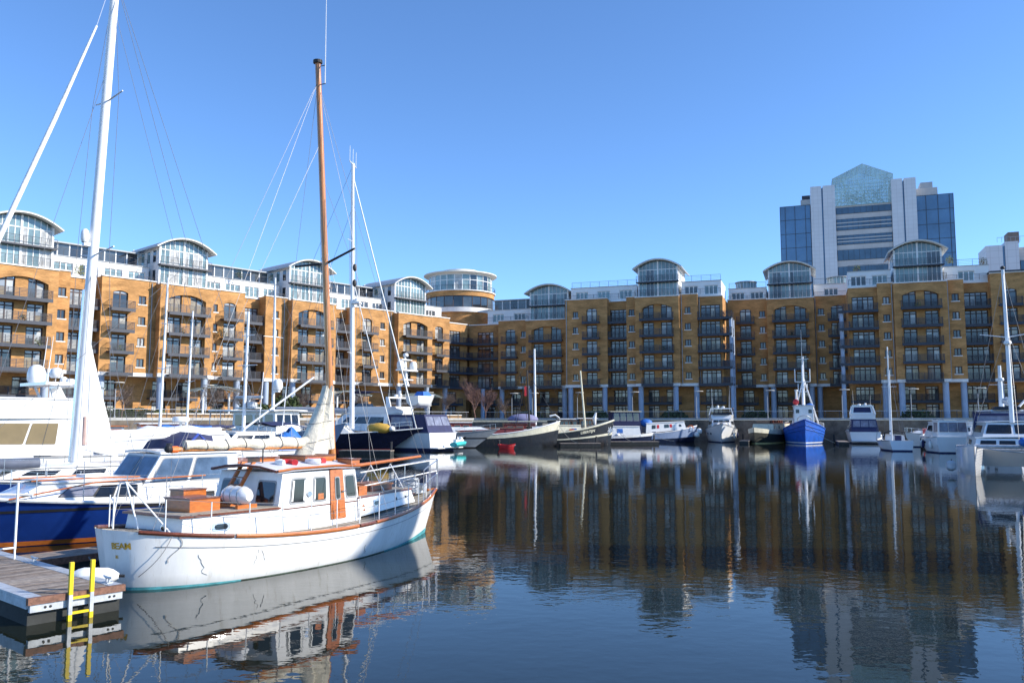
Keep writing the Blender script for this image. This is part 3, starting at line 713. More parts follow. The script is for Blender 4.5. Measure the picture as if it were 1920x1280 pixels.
# ------------------------------------------------------------------ boat building kit (x forward, y to port, z up, waterline at 0)
class Hull:
    def __init__(s, L, B, zs, zm, zb, tw=.7, rake=.6, over=.2, flare=.12, draft=.5, mid=.42, full=2.2, canoe=False, tr=0., xo=0.):
        s.__dict__.update(xo=xo, L=L, B=B, zs=zs, zm=zm, zb=zb, tw=tw, rake=rake, over=over, flare=flare, draft=draft, mid=mid, full=full, canoe=canoe, tr=tr)
    def hb(s, t):
        if t < s.mid:
            q = t / s.mid
            f = math.sqrt(max(0, 1 - (1 - q) ** 2.4)) if s.canoe else s.tw + (1 - s.tw) * math.sin(math.pi / 2 * q)
        else: f = max(0, 1 - ((t - s.mid) / (1 - s.mid)) ** s.full)
        return max(s.B / 2 * f, .012)
    def sheer(s, t):
        return s.zm + (s.zs - s.zm) * max(0, 1 - t / s.mid) ** 1.8 + (s.zb - s.zm) * max(0, (t - s.mid) / (1 - s.mid)) ** 1.9
    def pt(s, t, side, v, out=0.):           # v: 0 at the waterline, 1 at the sheer
        z = s.sheer(t) * v; x0 = -s.L / 2 + s.over + (s.L - s.rake - s.over) * t; x1 = -s.L / 2 + s.L * t
        sh = max(v, 0) ** (1.0 if t > .5 else 1.0)
        x = x0 + (x1 - x0) * sh + (s.tr * (1 - v) if t < .02 else 0)
        w0 = s.hb(t) * (1 - s.flare - (.35 * s.flare / .12 * max(0, t - .55) if s.flare else 0)); w0 = max(w0, .01)
        return V((x + s.xo, side * (w0 + (s.hb(t) - w0) * max(v, 0) ** .75 + out), z))
    def atz(s, t, side, z, out=0.): return s.pt(t, side, z / s.sheer(t), out)
    def tx(s, x): return (x - s.xo + s.L / 2) / s.L
    def edge(s, x, side, dz=0, inset=0.):
        p = s.pt(s.tx(x), side, 1.0); return V((p.x, side * max(abs(p.y) - inset, 0.0), p.z + dz))
    def mesh(s, N=30, bands=(0, .25, .5, .75, 1.0)):
        mb = MB(); rings = []
        ts = [i / N for i in range(N + 1)]
        if s.canoe: ts = [0, .006, .02, .04, .07] + ts[3:]
        for t in ts:
            r = []
            kz = -s.draft * (1 if .1 < t < .85 else .6)
            p0 = s.pt(t, 1, 0)
            half = [V((p0.x, 0, kz)), V((p0.x, p0.y * .7, kz * .6))] + [s.pt(t, 1, v) for v in bands]
            r = [V((p.x, -p.y, p.z)) for p in reversed(half)] + half[1:]
            rings.append(r)
        mb.loft(rings, closed=False)
        n = len(rings[0]); mb.f.append(tuple(range(n)))
        return mb
    def stripe(s, z0, z1, N=30, out=.012):
        mb = MB()
        for sd in (-1, 1):
            rings = [[s.atz(i / N, sd, z, out) for z in (z0, z1)] for i in range(N + 1)]
            mb.loft(rings, closed=False)
        a = [s.atz(0, sd, z, out) - V((.012, 0, 0)) for sd, z in ((-1, z0), (1, z0), (1, z1), (-1, z1))]; mb.quad(*a)
        return mb
    def deck(s, drop=.08, N=30, inset=.03):
        mb = MB(); rings = []
        for i in range(N + 1):
            t = i / N; p = s.pt(t, 1, 1.0); y = max(p.y - inset, .01); rings.append([V((p.x, -y, p.z - drop)), V((p.x, 0, p.z - drop + .04)), V((p.x, y, p.z - drop))])
        mb.loft(rings, closed=False); return mb
    def rail(s, side, r=.04, dz=0, t0=0., t1=1., N=26, out=.01):
        pts = []
        for i in range(N + 1):
            t = t0 + (t1 - t0) * i / N; p = s.pt(t, side, 1.0, out); pts.append(V((p.x, p.y, p.z + dz)))
        mb = MB(); mb.path(pts, r, 6); return mb

def boat(name, label, cat, pos, heading, H, hullm, deckm=None, railm=None, boot=None, bootz=(-.05, .13), drop=.08, group=None, railr=.04, top=None, topz=None):
    root = thing(name, label, cat, (pos[0], pos[1], 0), R(heading), group)
    me = H.mesh().mesh('hull', hullm, True); fix_normals(me); put('hull', me, root)
    H.deck(drop).build('deck', deckm or TEAK, root)
    if railm:
        for sd in (-1, 1): H.rail(sd, railr).build('rub_rail', railm, root, True)
    if boot: H.stripe(bootz[0], bootz[1]).build('boot_stripe', boot, root, True)
    if top: H.stripe(*topz, out=.016).build('sheer_stripe', top, root, True)
    return root
def patch(P, s, t): return P[0] * (1 - s) * (1 - t) + P[1] * s * (1 - t) + P[2] * s * t + P[3] * (1 - s) * t
def panel(face, a, b, c, d, th, n=None, rnd=0.):
    """a slab lying on a bilinear face (p00, p10, p11, p01), proud by th; rounded corners by rnd"""
    P = [V(p) for p in face]; nn = (P[1] - P[0]).cross(P[3] - P[0]).normalized()
    pts = [(a, c), (b, c), (b, d), (a, d)]
    if rnd:
        w, h = (P[1] - P[0]).length * (b - a), (P[3] - P[0]).length * (d - c); rx, ry = rnd / max(w, .01) * (b - a), rnd / max(h, .01) * (d - c); out = []
        for (cx, cy, a0) in ((b - rx, c + ry, -90), (b - rx, d - ry, 0), (a + rx, d - ry, 90), (a + rx, c + ry, 180)):
            for k in range(4): t = R(a0 + 30 * k); out.append((cx + rx * math.cos(t), cy + ry * math.sin(t)))
        pts = out
    bot = [patch(P, *q) - nn * .02 for q in pts]; topv = [patch(P, *q) + nn * th for q in pts]; m = len(pts)
    cs, ct = sum(q[0] for q in pts) / m, sum(q[1] for q in pts) / m; cen = patch(P, cs, ct) + nn * th
    mb = MB(); mb.add(bot + topv + [cen], [(m + i, m + (i + 1) % m, 2 * m) for i in range(m)] + [(i, (i + 1) % m, m + (i + 1) % m, m + i) for i in range(m)]); return mb
def house(root, name, x0, x1, wa, wf, z0, z1, ra=.1, rf=.3, tum=.1, m=None, wins=None, wm=None, roof=None, over=.08, rth=.06, z0f=None, frame=None, rnd=.05, camber=.06, z1f=None):
    """cabin: x0 aft .. x1 fwd, half widths wa/wf, rakes ra/rf pull the top in. wins: side -> [(a,b,c,d)]"""
    m = m or WHITE; wm = wm or BWIN; z0f = z0 if z0f is None else z0f; z1f = z1 if z1f is None else z1f
    b = [V((x0, -wa, z0)), V((x1, -wf, z0f)), V((x1, wf, z0f)), V((x0, wa, z0))]
    t = [V((x0 + ra, -wa + tum, z1)), V((x1 - rf, -wf + tum, z1f)), V((x1 - rf, wf - tum, z1f)), V((x0 + ra, wa - tum, z1))]
    F = {'S': (b[0], b[1], t[1], t[0]), 'F': (b[1], b[2], t[2], t[1]), 'P': (b[2], b[3], t[3], t[2]), 'A': (b[3], b[0], t[0], t[3])}
    mb = MB(); NU, NV = 8, 4
    for P in F.values():                       # the sides follow the warped face the windows lie on
        g = [patch(P, i / NU, j / NV) for j in range(NV + 1) for i in range(NU + 1)]
        mb.add(g, [(j * (NU + 1) + i, j * (NU + 1) + i + 1, (j + 1) * (NU + 1) + i + 1, (j + 1) * (NU + 1) + i) for j in range(NV) for i in range(NU)])
    mb.quad(*t); mb.quad(*reversed(b)); o = mb.build(name, m, root)
    for sd, lst in (wins or {}).items():
        for q in lst:
            if frame:
                f = panel(F[sd], q[0] - .012, q[1] + .012, q[2] - .03, q[3] + .03, .012, rnd=rnd).build('window', frame, o)
                panel(F[sd], q[0], q[1], q[2], q[3], .02, rnd=rnd).build('pane', q[4] if len(q) > 4 else wm, f)
            else: panel(F[sd], q[0], q[1], q[2], q[3], .02, rnd=rnd).build('window', q[4] if len(q) > 4 else wm, o)
    if roof:
        r = MB(); N = 6; rings = []
        for xx, ww, zz in ((t[0].x - over, wa - tum + over, z1), (t[1].x + over, wf - tum + over, z1f)):
            lo = [V((xx, -ww + 2 * ww * k / N, zz + .003 + camber * (1 - (2 * k / N - 1) ** 2))) for k in range(N + 1)]
            rings.append(lo + [p + V((0, 0, rth)) for p in reversed(lo)])
        r.loft(rings, True, True); r.build('roof', roof, o)
    return o, F
def rails(root, H, x0, x1, h=.6, n=8, side=(-1, 1), m=None, wires=2, inset=.06, r=.013, single=False, rw=.006, posts_each=False):
    m = m or STEEL
    for sd in side:
        mb = MB(); tops = []
        for k in range(n + 1):
            x = x0 + (x1 - x0) * k / n; p = H.edge(x, sd, 0, inset); q = p + V((0, 0, h)); tops.append((p, q))
            if posts_each: pm = MB(); pm.tube(p, q, r, n=6); pm.build('stanchion', m, root)
            else: mb.tube(p, q, r, n=5)
        for wv in range(wires):
            f = 1 - wv * .45
            for (a, b), (c, d) in zip(tops[:-1], tops[1:]): mb.tube(a + (b - a) * f, c + (d - c) * f, rw if (wv or not single) else r, n=4)
        mb.build('guard_rail', m if not posts_each else WIRE, root)
def stays(root, segs, r=.006, m=None, name='stay'):
    for a, b in segs: mb = MB(); mb.tube(a, b, r, n=5); mb.build(name, m or WIRE, root)
def mast(root, base, top, r, r2=None, m=None, spreaders=(), name='mast', sm=None):
    mb = MB(); base, top = V(base), V(top); mb.tube(base, top, r, r2 or r * .7, n=14); o = mb.build(name, m or ALU, root, True)
    for f, hw, ang in spreaders:
        c = base + (top - base) * f; s_ = MB()
        for sd in (-1, 1): s_.tube(c, c + V((-.1 * hw, sd * hw, ang)), .035, .022, n=6)
        s_.build('spreader', sm or m or ALU, o)
    return o
def fender(label, p, r=.12, l=.5, m=None, axis=(0, 0, 1), group='boat fenders'):
    root = thing('fender', label, 'fender', p, 0, group); a = V(axis).normalized() * l / 2
    mb = MB(); n = 8; pts = [a * (-1 + 2 * k / n) for k in range(n + 1)]; rr = [r * (.35 if k in (0, n) else .8 if k in (1, n - 1) else 1) for k in range(n + 1)]
    mb.path(pts, rr, 12); mb.build('body', m or WHITEP, root, True)
    t = MB(); t.tube(a, a * 1.25, .03, n=6); t.build('eye', BLK, root); return root
def radome(root, p, r=.25, h=.5, name='radome', m=None):
    mb = MB(); mb.lathe([(r * .75, 0), (r, h * .2), (r, h * .55), (r * .8, h * .85), (r * .4, h * .98), (.01, h)], 16, p); mb.build(name, m or WHITEP, root, True)
def aerial(root, a, b, r=.018, m=None): mb = MB(); mb.tube(a, b, r, r * .5, n=5); mb.build('aerial', m or WHITEP, root)
def ring_buoy(label, loc, rot=(0, 0, 0), m=None, R0=.3, arc=2 * math.pi):
    root = thing('lifebuoy', label, 'lifebuoy', loc); root.rotation_euler = rot; mm = m or ORNG
    n = 20 if arc > 6 else 14; pts = [V((R0 * math.cos(arc * k / n), R0 * math.sin(arc * k / n), 0)) for k in range(n + 1)]
    half = n // 2
    for nm, a, b, q in (('coloured_half', 0, half, mm), ('white_half', half, n, WHITEP)):
        mb = MB(); mb.path(pts[a:b + 1], .075, 8); mb.build(nm, q, root, True)
    return root
def text_mesh(body, size, m, name, parent, fn):
    cu = bpy.data.curves.new('lettering', 'FONT'); cu.body = body; cu.size = size; cu.extrude = 0.0; cu.align_x = 'LEFT'; cu.resolution_u = 3; cu.offset = size * .03
    ob = bpy.data.objects.new('lettering', cu); COL.objects.link(ob)
    dg = bpy.context.evaluated_depsgraph_get(); me = bpy.data.meshes.new_from_object(ob.evaluated_get(dg)); COL.objects.unlink(ob); bpy.data.objects.remove(ob)
    for v in me.vertices: v.co = fn(v.co.x, v.co.y)
    me.materials.clear(); me.materials.append(m); return put(name, me, parent)

def clutter(root, H, x0, x1, seed, n=6, dz=0.):
    rg = random.Random(seed); ms = [ROPE, MAHOG, CANV, BLK, GALV, ORNG, WHITEP, CANVB]
    for k in range(n):
        x = rg.uniform(x0, x1); t = H.tx(x); y = rg.choice((-1, 1)) * H.hb(t) * rg.uniform(.55, .8); z = H.sheer(t) - .06 + dz; m = rg.choice(ms); mb = MB(); q = rg.random(); s_ = rg.uniform(.14, .34)
        if q < .35: mb.box(x - s_, y - s_ * .7, z, x + s_, y + s_ * .7, z + s_ * 1.1); nm = 'deck_crate'
        elif q < .7: mb.path([(x + s_ * (1 - .05 * j) * math.cos(j * .7), y + s_ * (1 - .05 * j) * math.sin(j * .7), z + .03 + .012 * j) for j in range(16)], .035, 5); nm = 'rope_coil'; m = ROPE
        else: mb.ball((x, y, z + s_ * .6), s_, s_ * .8, s_ * .7, 10, 6); nm = 'deck_bundle'
        mb.build(nm, m, root, q > .35)
def mooring(root, a, b, sag=.5):
    a, b = V(a), V(b); mb = MB(); mb.path([a.lerp(b, k / 10) - V((0, 0, sag * math.sin(math.pi * k / 10))) for k in range(11)], .025, 5); mb.build('mooring_line', ROPE, root)
# ------------------------------------------------------------------ the white motor-sailer in front
H = Hull(10.5, 3.7, 1.17, .80, 1.22, rake=.55, over=.2, flare=.10, draft=.7, mid=.44, full=2.1, canoe=True, xo=.22)
HULLW = mat('weathered_white_hull', (.79, .79, .77), .34, var=.07, scale=1.1, stretch=(2.2, 2.2, .5))
def streaks(m, col, fac):
    t = m.node_tree; b = t.nodes['Principled BSDF']; src = b.inputs['Base Color'].links[0].from_socket
    g = t.nodes.new('ShaderNodeNewGeometry'); mp = t.nodes.new('ShaderNodeMapping'); mp.inputs['Scale'].default_value = (5, 5, .45); t.links.new(g.outputs['Position'], mp.inputs['Vector'])
    n = t.nodes.new('ShaderNodeTexNoise'); n.inputs['Scale'].default_value = 1.6; n.inputs['Detail'].default_value = 6; n.inputs['Roughness'].default_value = .7; t.links.new(mp.outputs[0], n.inputs['Vector'])
    r = t.nodes.new('ShaderNodeMapRange'); r.inputs[1].default_value = .56; r.inputs[2].default_value = .74; r.inputs[4].default_value = fac; t.links.new(n.outputs['Fac'], r.inputs[0])
    mx = t.nodes.new('ShaderNodeMix'); mx.data_type = 'RGBA'; t.links.new(r.outputs[0], mx.inputs['Factor']); t.links.new(src, mx.inputs['A']); mx.inputs['B'].default_value = (*col, 1); t.links.new(mx.outputs['Result'], b.inputs['Base Color'])
streaks(HULLW, (.42, .38, .30), .55); streaks(WHITEP, (.45, .43, .38), .4)
for m_ in (BLACKH, BLUET, OFFW): streaks(m_, (.20, .12, .07), .5)
SX, SY, SH = -5.273, 20.737, 57.0
sb = boat('motor_sailer', 'white double-ended motor sailer with varnished wheelhouse door and wooden mast, nearest boat', 'boat', (SX, SY), SH, H, HULLW, TEAK, None, mat('mossy_waterline', (.05, .075, .055), .8, var=.5, scale=3), (-.08, .022), drop=.03)
for sd in (-1, 1):
    mb = MB(); mb.loft([[H.atz(t, sd, -.06, .016), H.atz(t, sd, .03 + .11 * max(0, (t - .72) / .28) ** 1.4, .016)] for t in [.66 + .34 * k / 14 for k in range(15)]], closed=False); mb.build('bow_antifouling', TEAL, sb, True)
    mb = MB(); mb.loft([[H.atz(t, sd, -.06, .016), H.atz(t, sd, .025 + .035 * (1 - t / .2), .016)] for t in [.002 + .2 * k / 14 for k in range(15)]], closed=False); mb.build('stern_antifouling', TEAL, sb, True)
def sbw(x, y, z): c, s = math.cos(R(SH)), math.sin(R(SH)); return (SX + c * x - s * y, SY + s * x + c * y, z)
for sd in (-1, 1):
    for a, b, m_ in ((.03, .18, MAHOG), (.185, .50, ORST), (.505, .56, MAHOG), (.565, 1.0, ORST)): H.rail(sd, .045, .0, a, b, 18, .0).build('rub_rail', m_, sb, True)
mb = MB()
for sd in (-1, 1): mb.path([H.pt(i / 40, sd, .76, .004) for i in range(2, 40)], .010, 5)
mb.build('plank_line', GRIM, sb)
# planked deck lines
mb = MB()
for k in range(-7, 8):
    pts = [];
    for i in range(1, 30):
        t = i / 30; p = H.pt(t, 1, 1.0)
        if abs(k * .22) < p.y - .08: pts.append(V((p.x, k * .22, p.z - .03 + .042 - .04 * abs(k * .22) / p.y)))
    if len(pts) > 2: mb.path(pts, .006, 4)
mb.build('deck_seams', BLK, sb)
# aft trunk cabin
tc, F = house(sb, 'aft_cabin', -3.95, -1.55, .98, 1.22, .84, 1.32, ra=.06, rf=0, tum=.05, m=WHITEP, z0f=.76)
for a, b in ((.27, .46),):
    for sd in ('S', 'P'):
        f = panel(F[sd], a, b, .36, .70, .015, rnd=.085).build('portlight', STEEL, tc); panel(F[sd], a + .03, b - .03, .42, .64, .022, rnd=.06).build('pane', BWIN, f)
f = panel(F['A'], .64, .75, .38, .66, .02, rnd=.06).build('portlight', STEEL, tc); panel(F['A'], .66, .73, .43, .61, .03, rnd=.05).build('pane', BWIN, f)
mb = MB(); mb.hexa([(-4.0, -.98, 1.322), (-1.6, -1.21, 1.322), (-1.6, 1.21, 1.322), (-4.0, .98, 1.322)], [(-4.0, -.98, 1.365), (-1.6, -1.21, 1.365), (-1.6, 1.21, 1.365), (-4.0, .98, 1.365)]); mb.build('cabin_edge', MAHOG, tc)
mb = MB(); mb.hexa([(-3.93, -.92, 1.366), (-1.6, -1.14, 1.366), (-1.6, 1.14, 1.366), (-3.93, .92, 1.366)], [(-3.93, -.92, 1.376), (-1.6, -1.14, 1.376), (-1.6, 1.14, 1.376), (-3.93, .92, 1.376)]); mb.build('cabin_deck', TEAK, tc)
# wheelhouse
wh, F = house(sb, 'wheelhouse', -1.72, 1.12, 1.16, 1.08, .74, 2.10, ra=.28, rf=.16, tum=.10, m=WHITEP, frame=GRIM, rnd=.07, z1f=2.08,
    wins={'S': [(.13, .30, .50, .88), (.41, .56, .50, .88), (.84, .97, .51, .88)], 'P': [(.03, .15, .40, .86), (.45, .59, .40, .86), (.71, .87, .40, .86)], 'A': [(.08, .33, .50, .84, BWIN), (.66, .92, .50, .84, BWIN)], 'F': [(.06, .34, .5, .88), (.37, .63, .5, .88), (.66, .94, .5, .88)]})
# things seen through the glass: pale curtains just inside the frame
for a, b in ((.135, .155), (.278, .298), (.412, .425)): panel(F['S'], a, b, .52, .86, .024).build('curtain', SAILW, wh)
panel(F['S'], .46, .53, .51, .61, .024).build('cabin_seat', ORST, wh)
d = panel(F['S'], .62, .80, .14, 1.0, .035).build('door', ORST, wh)
panel(F['S'], .675, .745, .47, .88, .045, rnd=.055).build('door_window', GRIM, d); panel(F['S'], .685, .735, .49, .86, .052, rnd=.045).build('pane', BWIN, d)
for a, b in ((.635, .70), (.715, .785)): panel(F['S'], a, b, .18, .40, .045).build('door_panel', ORST, d)
mb = MB(); q = patch([V(p) for p in F['S']], .765, .62); mb.tube(q, q + V((0, -.09, 0)), .018, n=6); mb.tube(q + V((0, -.09, 0)), q + V((.1, -.09, 0)), .014, n=6); mb.build('door_handle', STEEL, d)
mb = MB(); mb.tube(patch([V(p) for p in F['S']], .35, .62) + V((0, .02, 0)), patch([V(p) for p in F['S']], .35, .62) + V((0, -.035, 0)), .07, n=14); mb.build('round_vent', STEEL, wh)
mb = MB()
for sd in ('S', 'P'):
    P = [V(p) for p in F[sd]]; s_ = -1 if sd == 'S' else 1
    mb.path([patch(P, k / 10, .41) + V((0, s_ * .012, 0)) for k in range(11) if not (sd == 'S' and 6 <= k < 8)], .014, 5)
mb.build('trim_moulding', MAHOG, wh)
# cambered roof
r = MB(); rings = []
for x, ww, z in ((-1.66, 1.13, 2.10), (-1.2, 1.14, 2.13), (.2, 1.12, 2.14), (1.08, 1.05, 2.10)):
    lo = [V((x, -ww + 2 * ww * k / 10, z + .12 * (1 - (2 * k / 10 - 1) ** 2))) for k in range(11)]; rings.append(lo + [p + V((0, 0, .045)) for p in reversed(lo)])
r.loft(rings, True, True); ro = r.build('wheelhouse_roof', mat('pale_grey_roof_paint', (.66, .66, .70), .5, var=.05), sb, True)
mb = MB()
for sd in (-1, 1): mb.path([(-1.66, sd * 1.15, 2.15), (-1.2, sd * 1.16, 2.19), (.2, sd * 1.14, 2.20), (1.1, sd * 1.07, 2.15)], .03, 6)
mb.build('roof_grab_rail', ORST, ro)
mb = MB(); mb.path([(-1.68, -1.13, 2.14), (-1.70, -.6, 2.23), (-1.71, 0, 2.26), (-1.70, .6, 2.23), (-1.68, 1.13, 2.14)], .028, 6); mb.build('aft_roof_trim', MAHOG, ro)
for x0, x1, y0, y1, zt, m_ in ((-.2, .75, -.45, .45, 2.40, ORST), (.78, 1.08, -1.02, -.55, 2.30, ORST), (-.9, -.45, .35, .8, 2.36, ORST)):
    b_ = MB(); b_.box(x0, y0, 2.20, x1, y1, zt); o = b_.build('roof_hatch', m_, ro); c_ = MB(); c_.box(x0 - .03, y0 - .03, zt + .002, x1 + .03, y1 + .03, zt + .035); c_.build('hatch_lid', MAHOG, o)
mb = MB(); mb.tube((-1.2, -.1, 2.27), (-1.2, -.1, 2.62), .018, n=6); mb.box(-1.3, -.16, 2.25, -1.1, -.04, 2.29); mb.build('roof_post', BLK, ro)
# ladder up the aft face
mb = MB()
ld = []
for y in (-.12, .24): ld.append((V((-2.12, y, 1.40)), V((-1.50, y, 2.32))))
for a, b in ld: mb.hexa([a + V((-.03, -.025, 0)), a + V((.07, -.025, 0)), a + V((.07, .025, 0)), a + V((-.03, .025, 0))], [b + V((-.03, -.025, 0)), b + V((.07, -.025, 0)), b + V((.07, .025, 0)), b + V((-.03, .025, 0))])
lo = mb.build('ladder', ORST, sb)
for k in range(5):
    s_ = MB(); a = ld[0][0].lerp(ld[0][1], .12 + .17 * k); b = ld[1][0].lerp(ld[1][1], .12 + .17 * k); s_.hexa([a + V((-.05, 0, -.012)), a + V((.05, 0, -.012)), b + V((.05, 0, -.012)), b + V((-.05, 0, -.012))], [a + V((-.05, 0, .012)), a + V((.05, 0, .012)), b + V((.05, 0, .012)), b + V((-.05, 0, .012))]); s_.build('tread', MAHOG, lo)
# varnished lockers on the aft cabin top
for x0, x1, y0, y1, z1 in ((-3.50, -2.75, -.60, .25, 1.63), (-2.98, -2.40, .34, .82, 1.74)):
    b_ = MB(); b_.box(x0, y0, 1.378, x1, y1, z1); o = b_.build('deck_locker', ORST, sb)
    c_ = MB(); c_.box(x0 - .02, y0 - .02, z1 + .002, x1 + .02, y1 + .02, z1 + .03); c_.build('locker_lid', MAHOG, o)
# fore cabin
fc, F = house(sb, 'fore_cabin', 1.0, 3.75, 1.12, .62, .90, 1.34, ra=0, rf=.12, tum=.06, m=WHITEP, z0f=1.02, z1f=1.36,
    wins=None)
f = panel(F['S'], .25, .37, .38, .72, .015, rnd=.08).build('portlight', STEEL, fc); panel(F['S'], .265, .355, .43, .67, .022, rnd=.06).build('pane', BWIN, f)
for a in (.66, .84): f = panel(F['S'], a, a + .025, .45, .65, .012, rnd=.03).build('portlight', BLK, fc)
mb = MB(); mb.hexa([(1.0, -1.09, 1.342), (3.67, -.59, 1.362), (3.67, .59, 1.362), (1.0, 1.09, 1.342)], [(1.0, -1.08, 1.372), (3.66, -.58, 1.40), (3.66, .58, 1.40), (1.0, 1.08, 1.372)]); mb.build('cabin_edge', MAHOG, fc)
mb = MB(); mb.hexa([(1.02, -1.02, 1.374), (3.6, -.54, 1.401), (3.6, .54, 1.401), (1.02, 1.02, 1.374)], [(1.02, -1.02, 1.384), (3.6, -.54, 1.411), (3.6, .54, 1.411), (1.02, 1.02, 1.384)]); mb.build('cabin_deck', TEAK, fc)
b_ = MB(); b_.box(2.15, -.42, 1.39, 3.0, .42, 1.55); o = b_.build('fore_hatch', MAHOG, sb); c_ = MB(); c_.box(2.12, -.45, 1.552, 3.03, .45, 1.59); c_.build('hatch_lid', ORST, o)
b_ = MB(); b_.box(1.2, -.9, 1.38, 1.5, -.5, 1.62); b_.build('deck_box', ORST, sb)
# stanchions and lifelines
rails(sb, H, -4.3, 4.3, .66, 11, (-1, 1), WHITEP, 2, .12, .014, rw=.006, posts_each=True)
# bow pulpit
mb = MB()
pts = [H.edge(3.9, -1, .85, .08), H.edge(4.6, -1, .88, .05), V((5.35, -.16, 2.1)), V((5.5, 0, 2.12)), V((5.35, .16, 2.1)), H.edge(4.6, 1, .88, .05), H.edge(3.9, 1, .85, .08)]
mb.path(pts, .016, 6); mb.path([p - V((0, 0, .4)) for p in pts], .012, 6)
for p in pts: mb.tube(p - V((0, 0, .86)), p, .015, n=6)
mb.build('bow_pulpit', STEEL, sb)
mb = MB(); mb.box(4.35, -.18, 1.18, 4.8, .18, 1.42); mb.tube((4.55, -.32, 1.36), (4.55, .32, 1.36), .1, n=10); mb.tube((4.4, 0, 1.2), (4.4, 0, 1.62), .06, n=8); mb.build('anchor_windlass', GALV, sb)
mb = MB()
for k in range(14): a = random.uniform(0, 6.28); mb.path([(4.2 + .25 * math.cos(a + j * .8), .25 * math.sin(a + j * .8) * 1.2, 1.2 + .03 * k + random.uniform(0, .03)) for j in range(6)], .02, 5)
mb.build('chain_heap', GALV, sb)
mb = MB(); mb.tube((1.35, .12, 2.02), (4.75, .02, 2.22), .055, .04, n=10); mb.build('staysail_boom', ORST, sb, True)
mb = MB()
for x in (2.6, 3.4): mb.tube((x, -.5, 1.38), (x, 0, 2.06), .014, n=6); mb.tube((x, .5, 1.38), (x, 0, 2.06), .014, n=6)
mb.tube((1.4, -.75, 1.95), (5.0, -.35, 2.12), .016, n=6); mb.tube((1.4, -.8, 1.6), (5.0, -.4, 1.8), .016, n=6); mb.build('foredeck_frame', WHITEP, sb)
# mast, boom, sail
mo = mast(sb, (1.22, 0, 1.36), (.34, 0, 12.6), .10, .072, VARN)
mb = MB(); mb.tube((.34, 0, 12.58), (.335, 0, 12.66), .12, n=12); mb.build('mast_cap', BLK, mo)
mb = MB(); mb.tube((.8, 0, 7.35), (.75, -1.05, 7.62), .035, .028, n=8); mb.tube((.8, 0, 7.35), (.7, 1.05, 7.35), .035, .028, n=8); mb.build('spreader', BLK, mo)
aerial(mo, (.40, -.22, 12.0), (.38, -.22, 14.6), .014); mb = MB(); mb.tube((.36, 0, 12.0), (.40, -.24, 12.0), .012, n=5); mb.tube((.36, 0, 12.5), (.40, -.22, 12.5), .012, n=5); mb.build('aerial_bracket', BLK, mo)
mb = MB(); mb.tube((1.0, .02, 2.62), (-3.35, .1, 2.66), .06, n=10); bo = mb.build('boom', VARN, sb, True)
mb = MB(); mb.tube((-3.35, .1, 2.66), (-3.5, .1, 2.66), .075, n=10); mb.build('boom_end', ORNG, bo); mb = MB(); mb.ball((-3.56, .1, 2.68), .09); mb.build('boom_lamp', BLK, bo)
mb = MB(); rng = random.Random(4); pts, rr = [], []
for k in range(25):
    x = .95 - 4.15 * k / 24; pts.append((x, .06 + .02 * math.sin(k * 1.3), 2.74 + .02 * math.sin(k * .9))); rr.append((.145 - .045 * k / 24) * (1 + .1 * math.sin(k * 2.1 + rng.random())) if k else .08)
mb.path(pts, rr, 12); fs = mb.build('furled_sail', SAILC, sb, True)
for k in range(3, 24, 3): mb = MB(); c_ = V(pts[k]); r_ = rr[k] + .006; mb.path([c_ + V((.03 * math.sin(a * 2), r_ * math.cos(a), r_ * math.sin(a))) for a in [2 * math.pi * j / 14 for j in range(15)]], .012, 4); mb.build('sail_tie', mat('grey_rope', (.28, .27, .26), .9), fs)
mb = MB(); rings = []                          # the part of the mainsail bunched up the mast
for k in range(12):
    f = k / 11; z = 2.62 + 1.55 * f; w_ = 1.05 * (1 - f) ** 1.25 + .14; th = .17 * (1 - f) + .13; cx = 1.10 - .08 * f
    rings.append([V((cx + .12 - (w_ + .12) * (.5 - .5 * math.cos(a)), .05 + th * math.sin(a) * (1 + .22 * math.sin(5 * a + k * .35) + .12 * math.sin(11 * a + k * .2)), z - .25 * (.5 - .5 * math.cos(a)) * (1 - f))) for a in [2 * math.pi * j / 40 for j in range(40)]])
mb.loft(rings, True, True); bs = mb.build('bunched_sail', SAILC, sb, True)
for k in (2, 5, 8): mb = MB(); cc = sum(rings[k], V((0, 0, 0))) / 40; mb.path([cc + (p - cc) * 1.02 for p in rings[k][::2]] + [cc + (rings[k][0] - cc) * 1.02], .011, 4); mb.build('sail_lashing', mat('grey_rope', (.28, .27, .26), .9), bs)
T = V((.36, 0, 12.1)); sp = [V((.75, -1.05, 7.62)), V((.7, 1.05, 7.35))]
for k, sd in enumerate((-1, 1)):
    ch = H.edge(.9, sd, .02, .05); stays(sb, [(T, sp[k]), (sp[k], ch)], .0045); stays(sb, [(V((.75, 0, 7.9)), H.edge(1.5, sd, .02, .05)), (V((.75, 0, 7.9)), H.edge(.3, sd, .02, .05))], .004)
stays(sb, [(T, V((5.35, 0, 1.35))), (V((.6, 0, 9.6)), V((4.7, 0, 2.2))), (T, H.edge(-4.4, -1, .05, .3)), (T, H.edge(-4.4, 1, .05, .3)), (V((.5, 0, 10.5)), V((-3.3, .1, 2.72)))], .0045)
stays(sb, [(V((.9, -.12, 2.7)), V((.62, -.1, 9.))), (V((1.0, .14, 2.4)), V((.6, .1, 9.4)))], .005, ROPE, 'halyard')
for z in (7.15, 6.75):
    mb = MB(); mb.ball((.86, -.95, z), .06, .05, .1); mb.build('pulley_block', BLK, mo)
mb = MB()
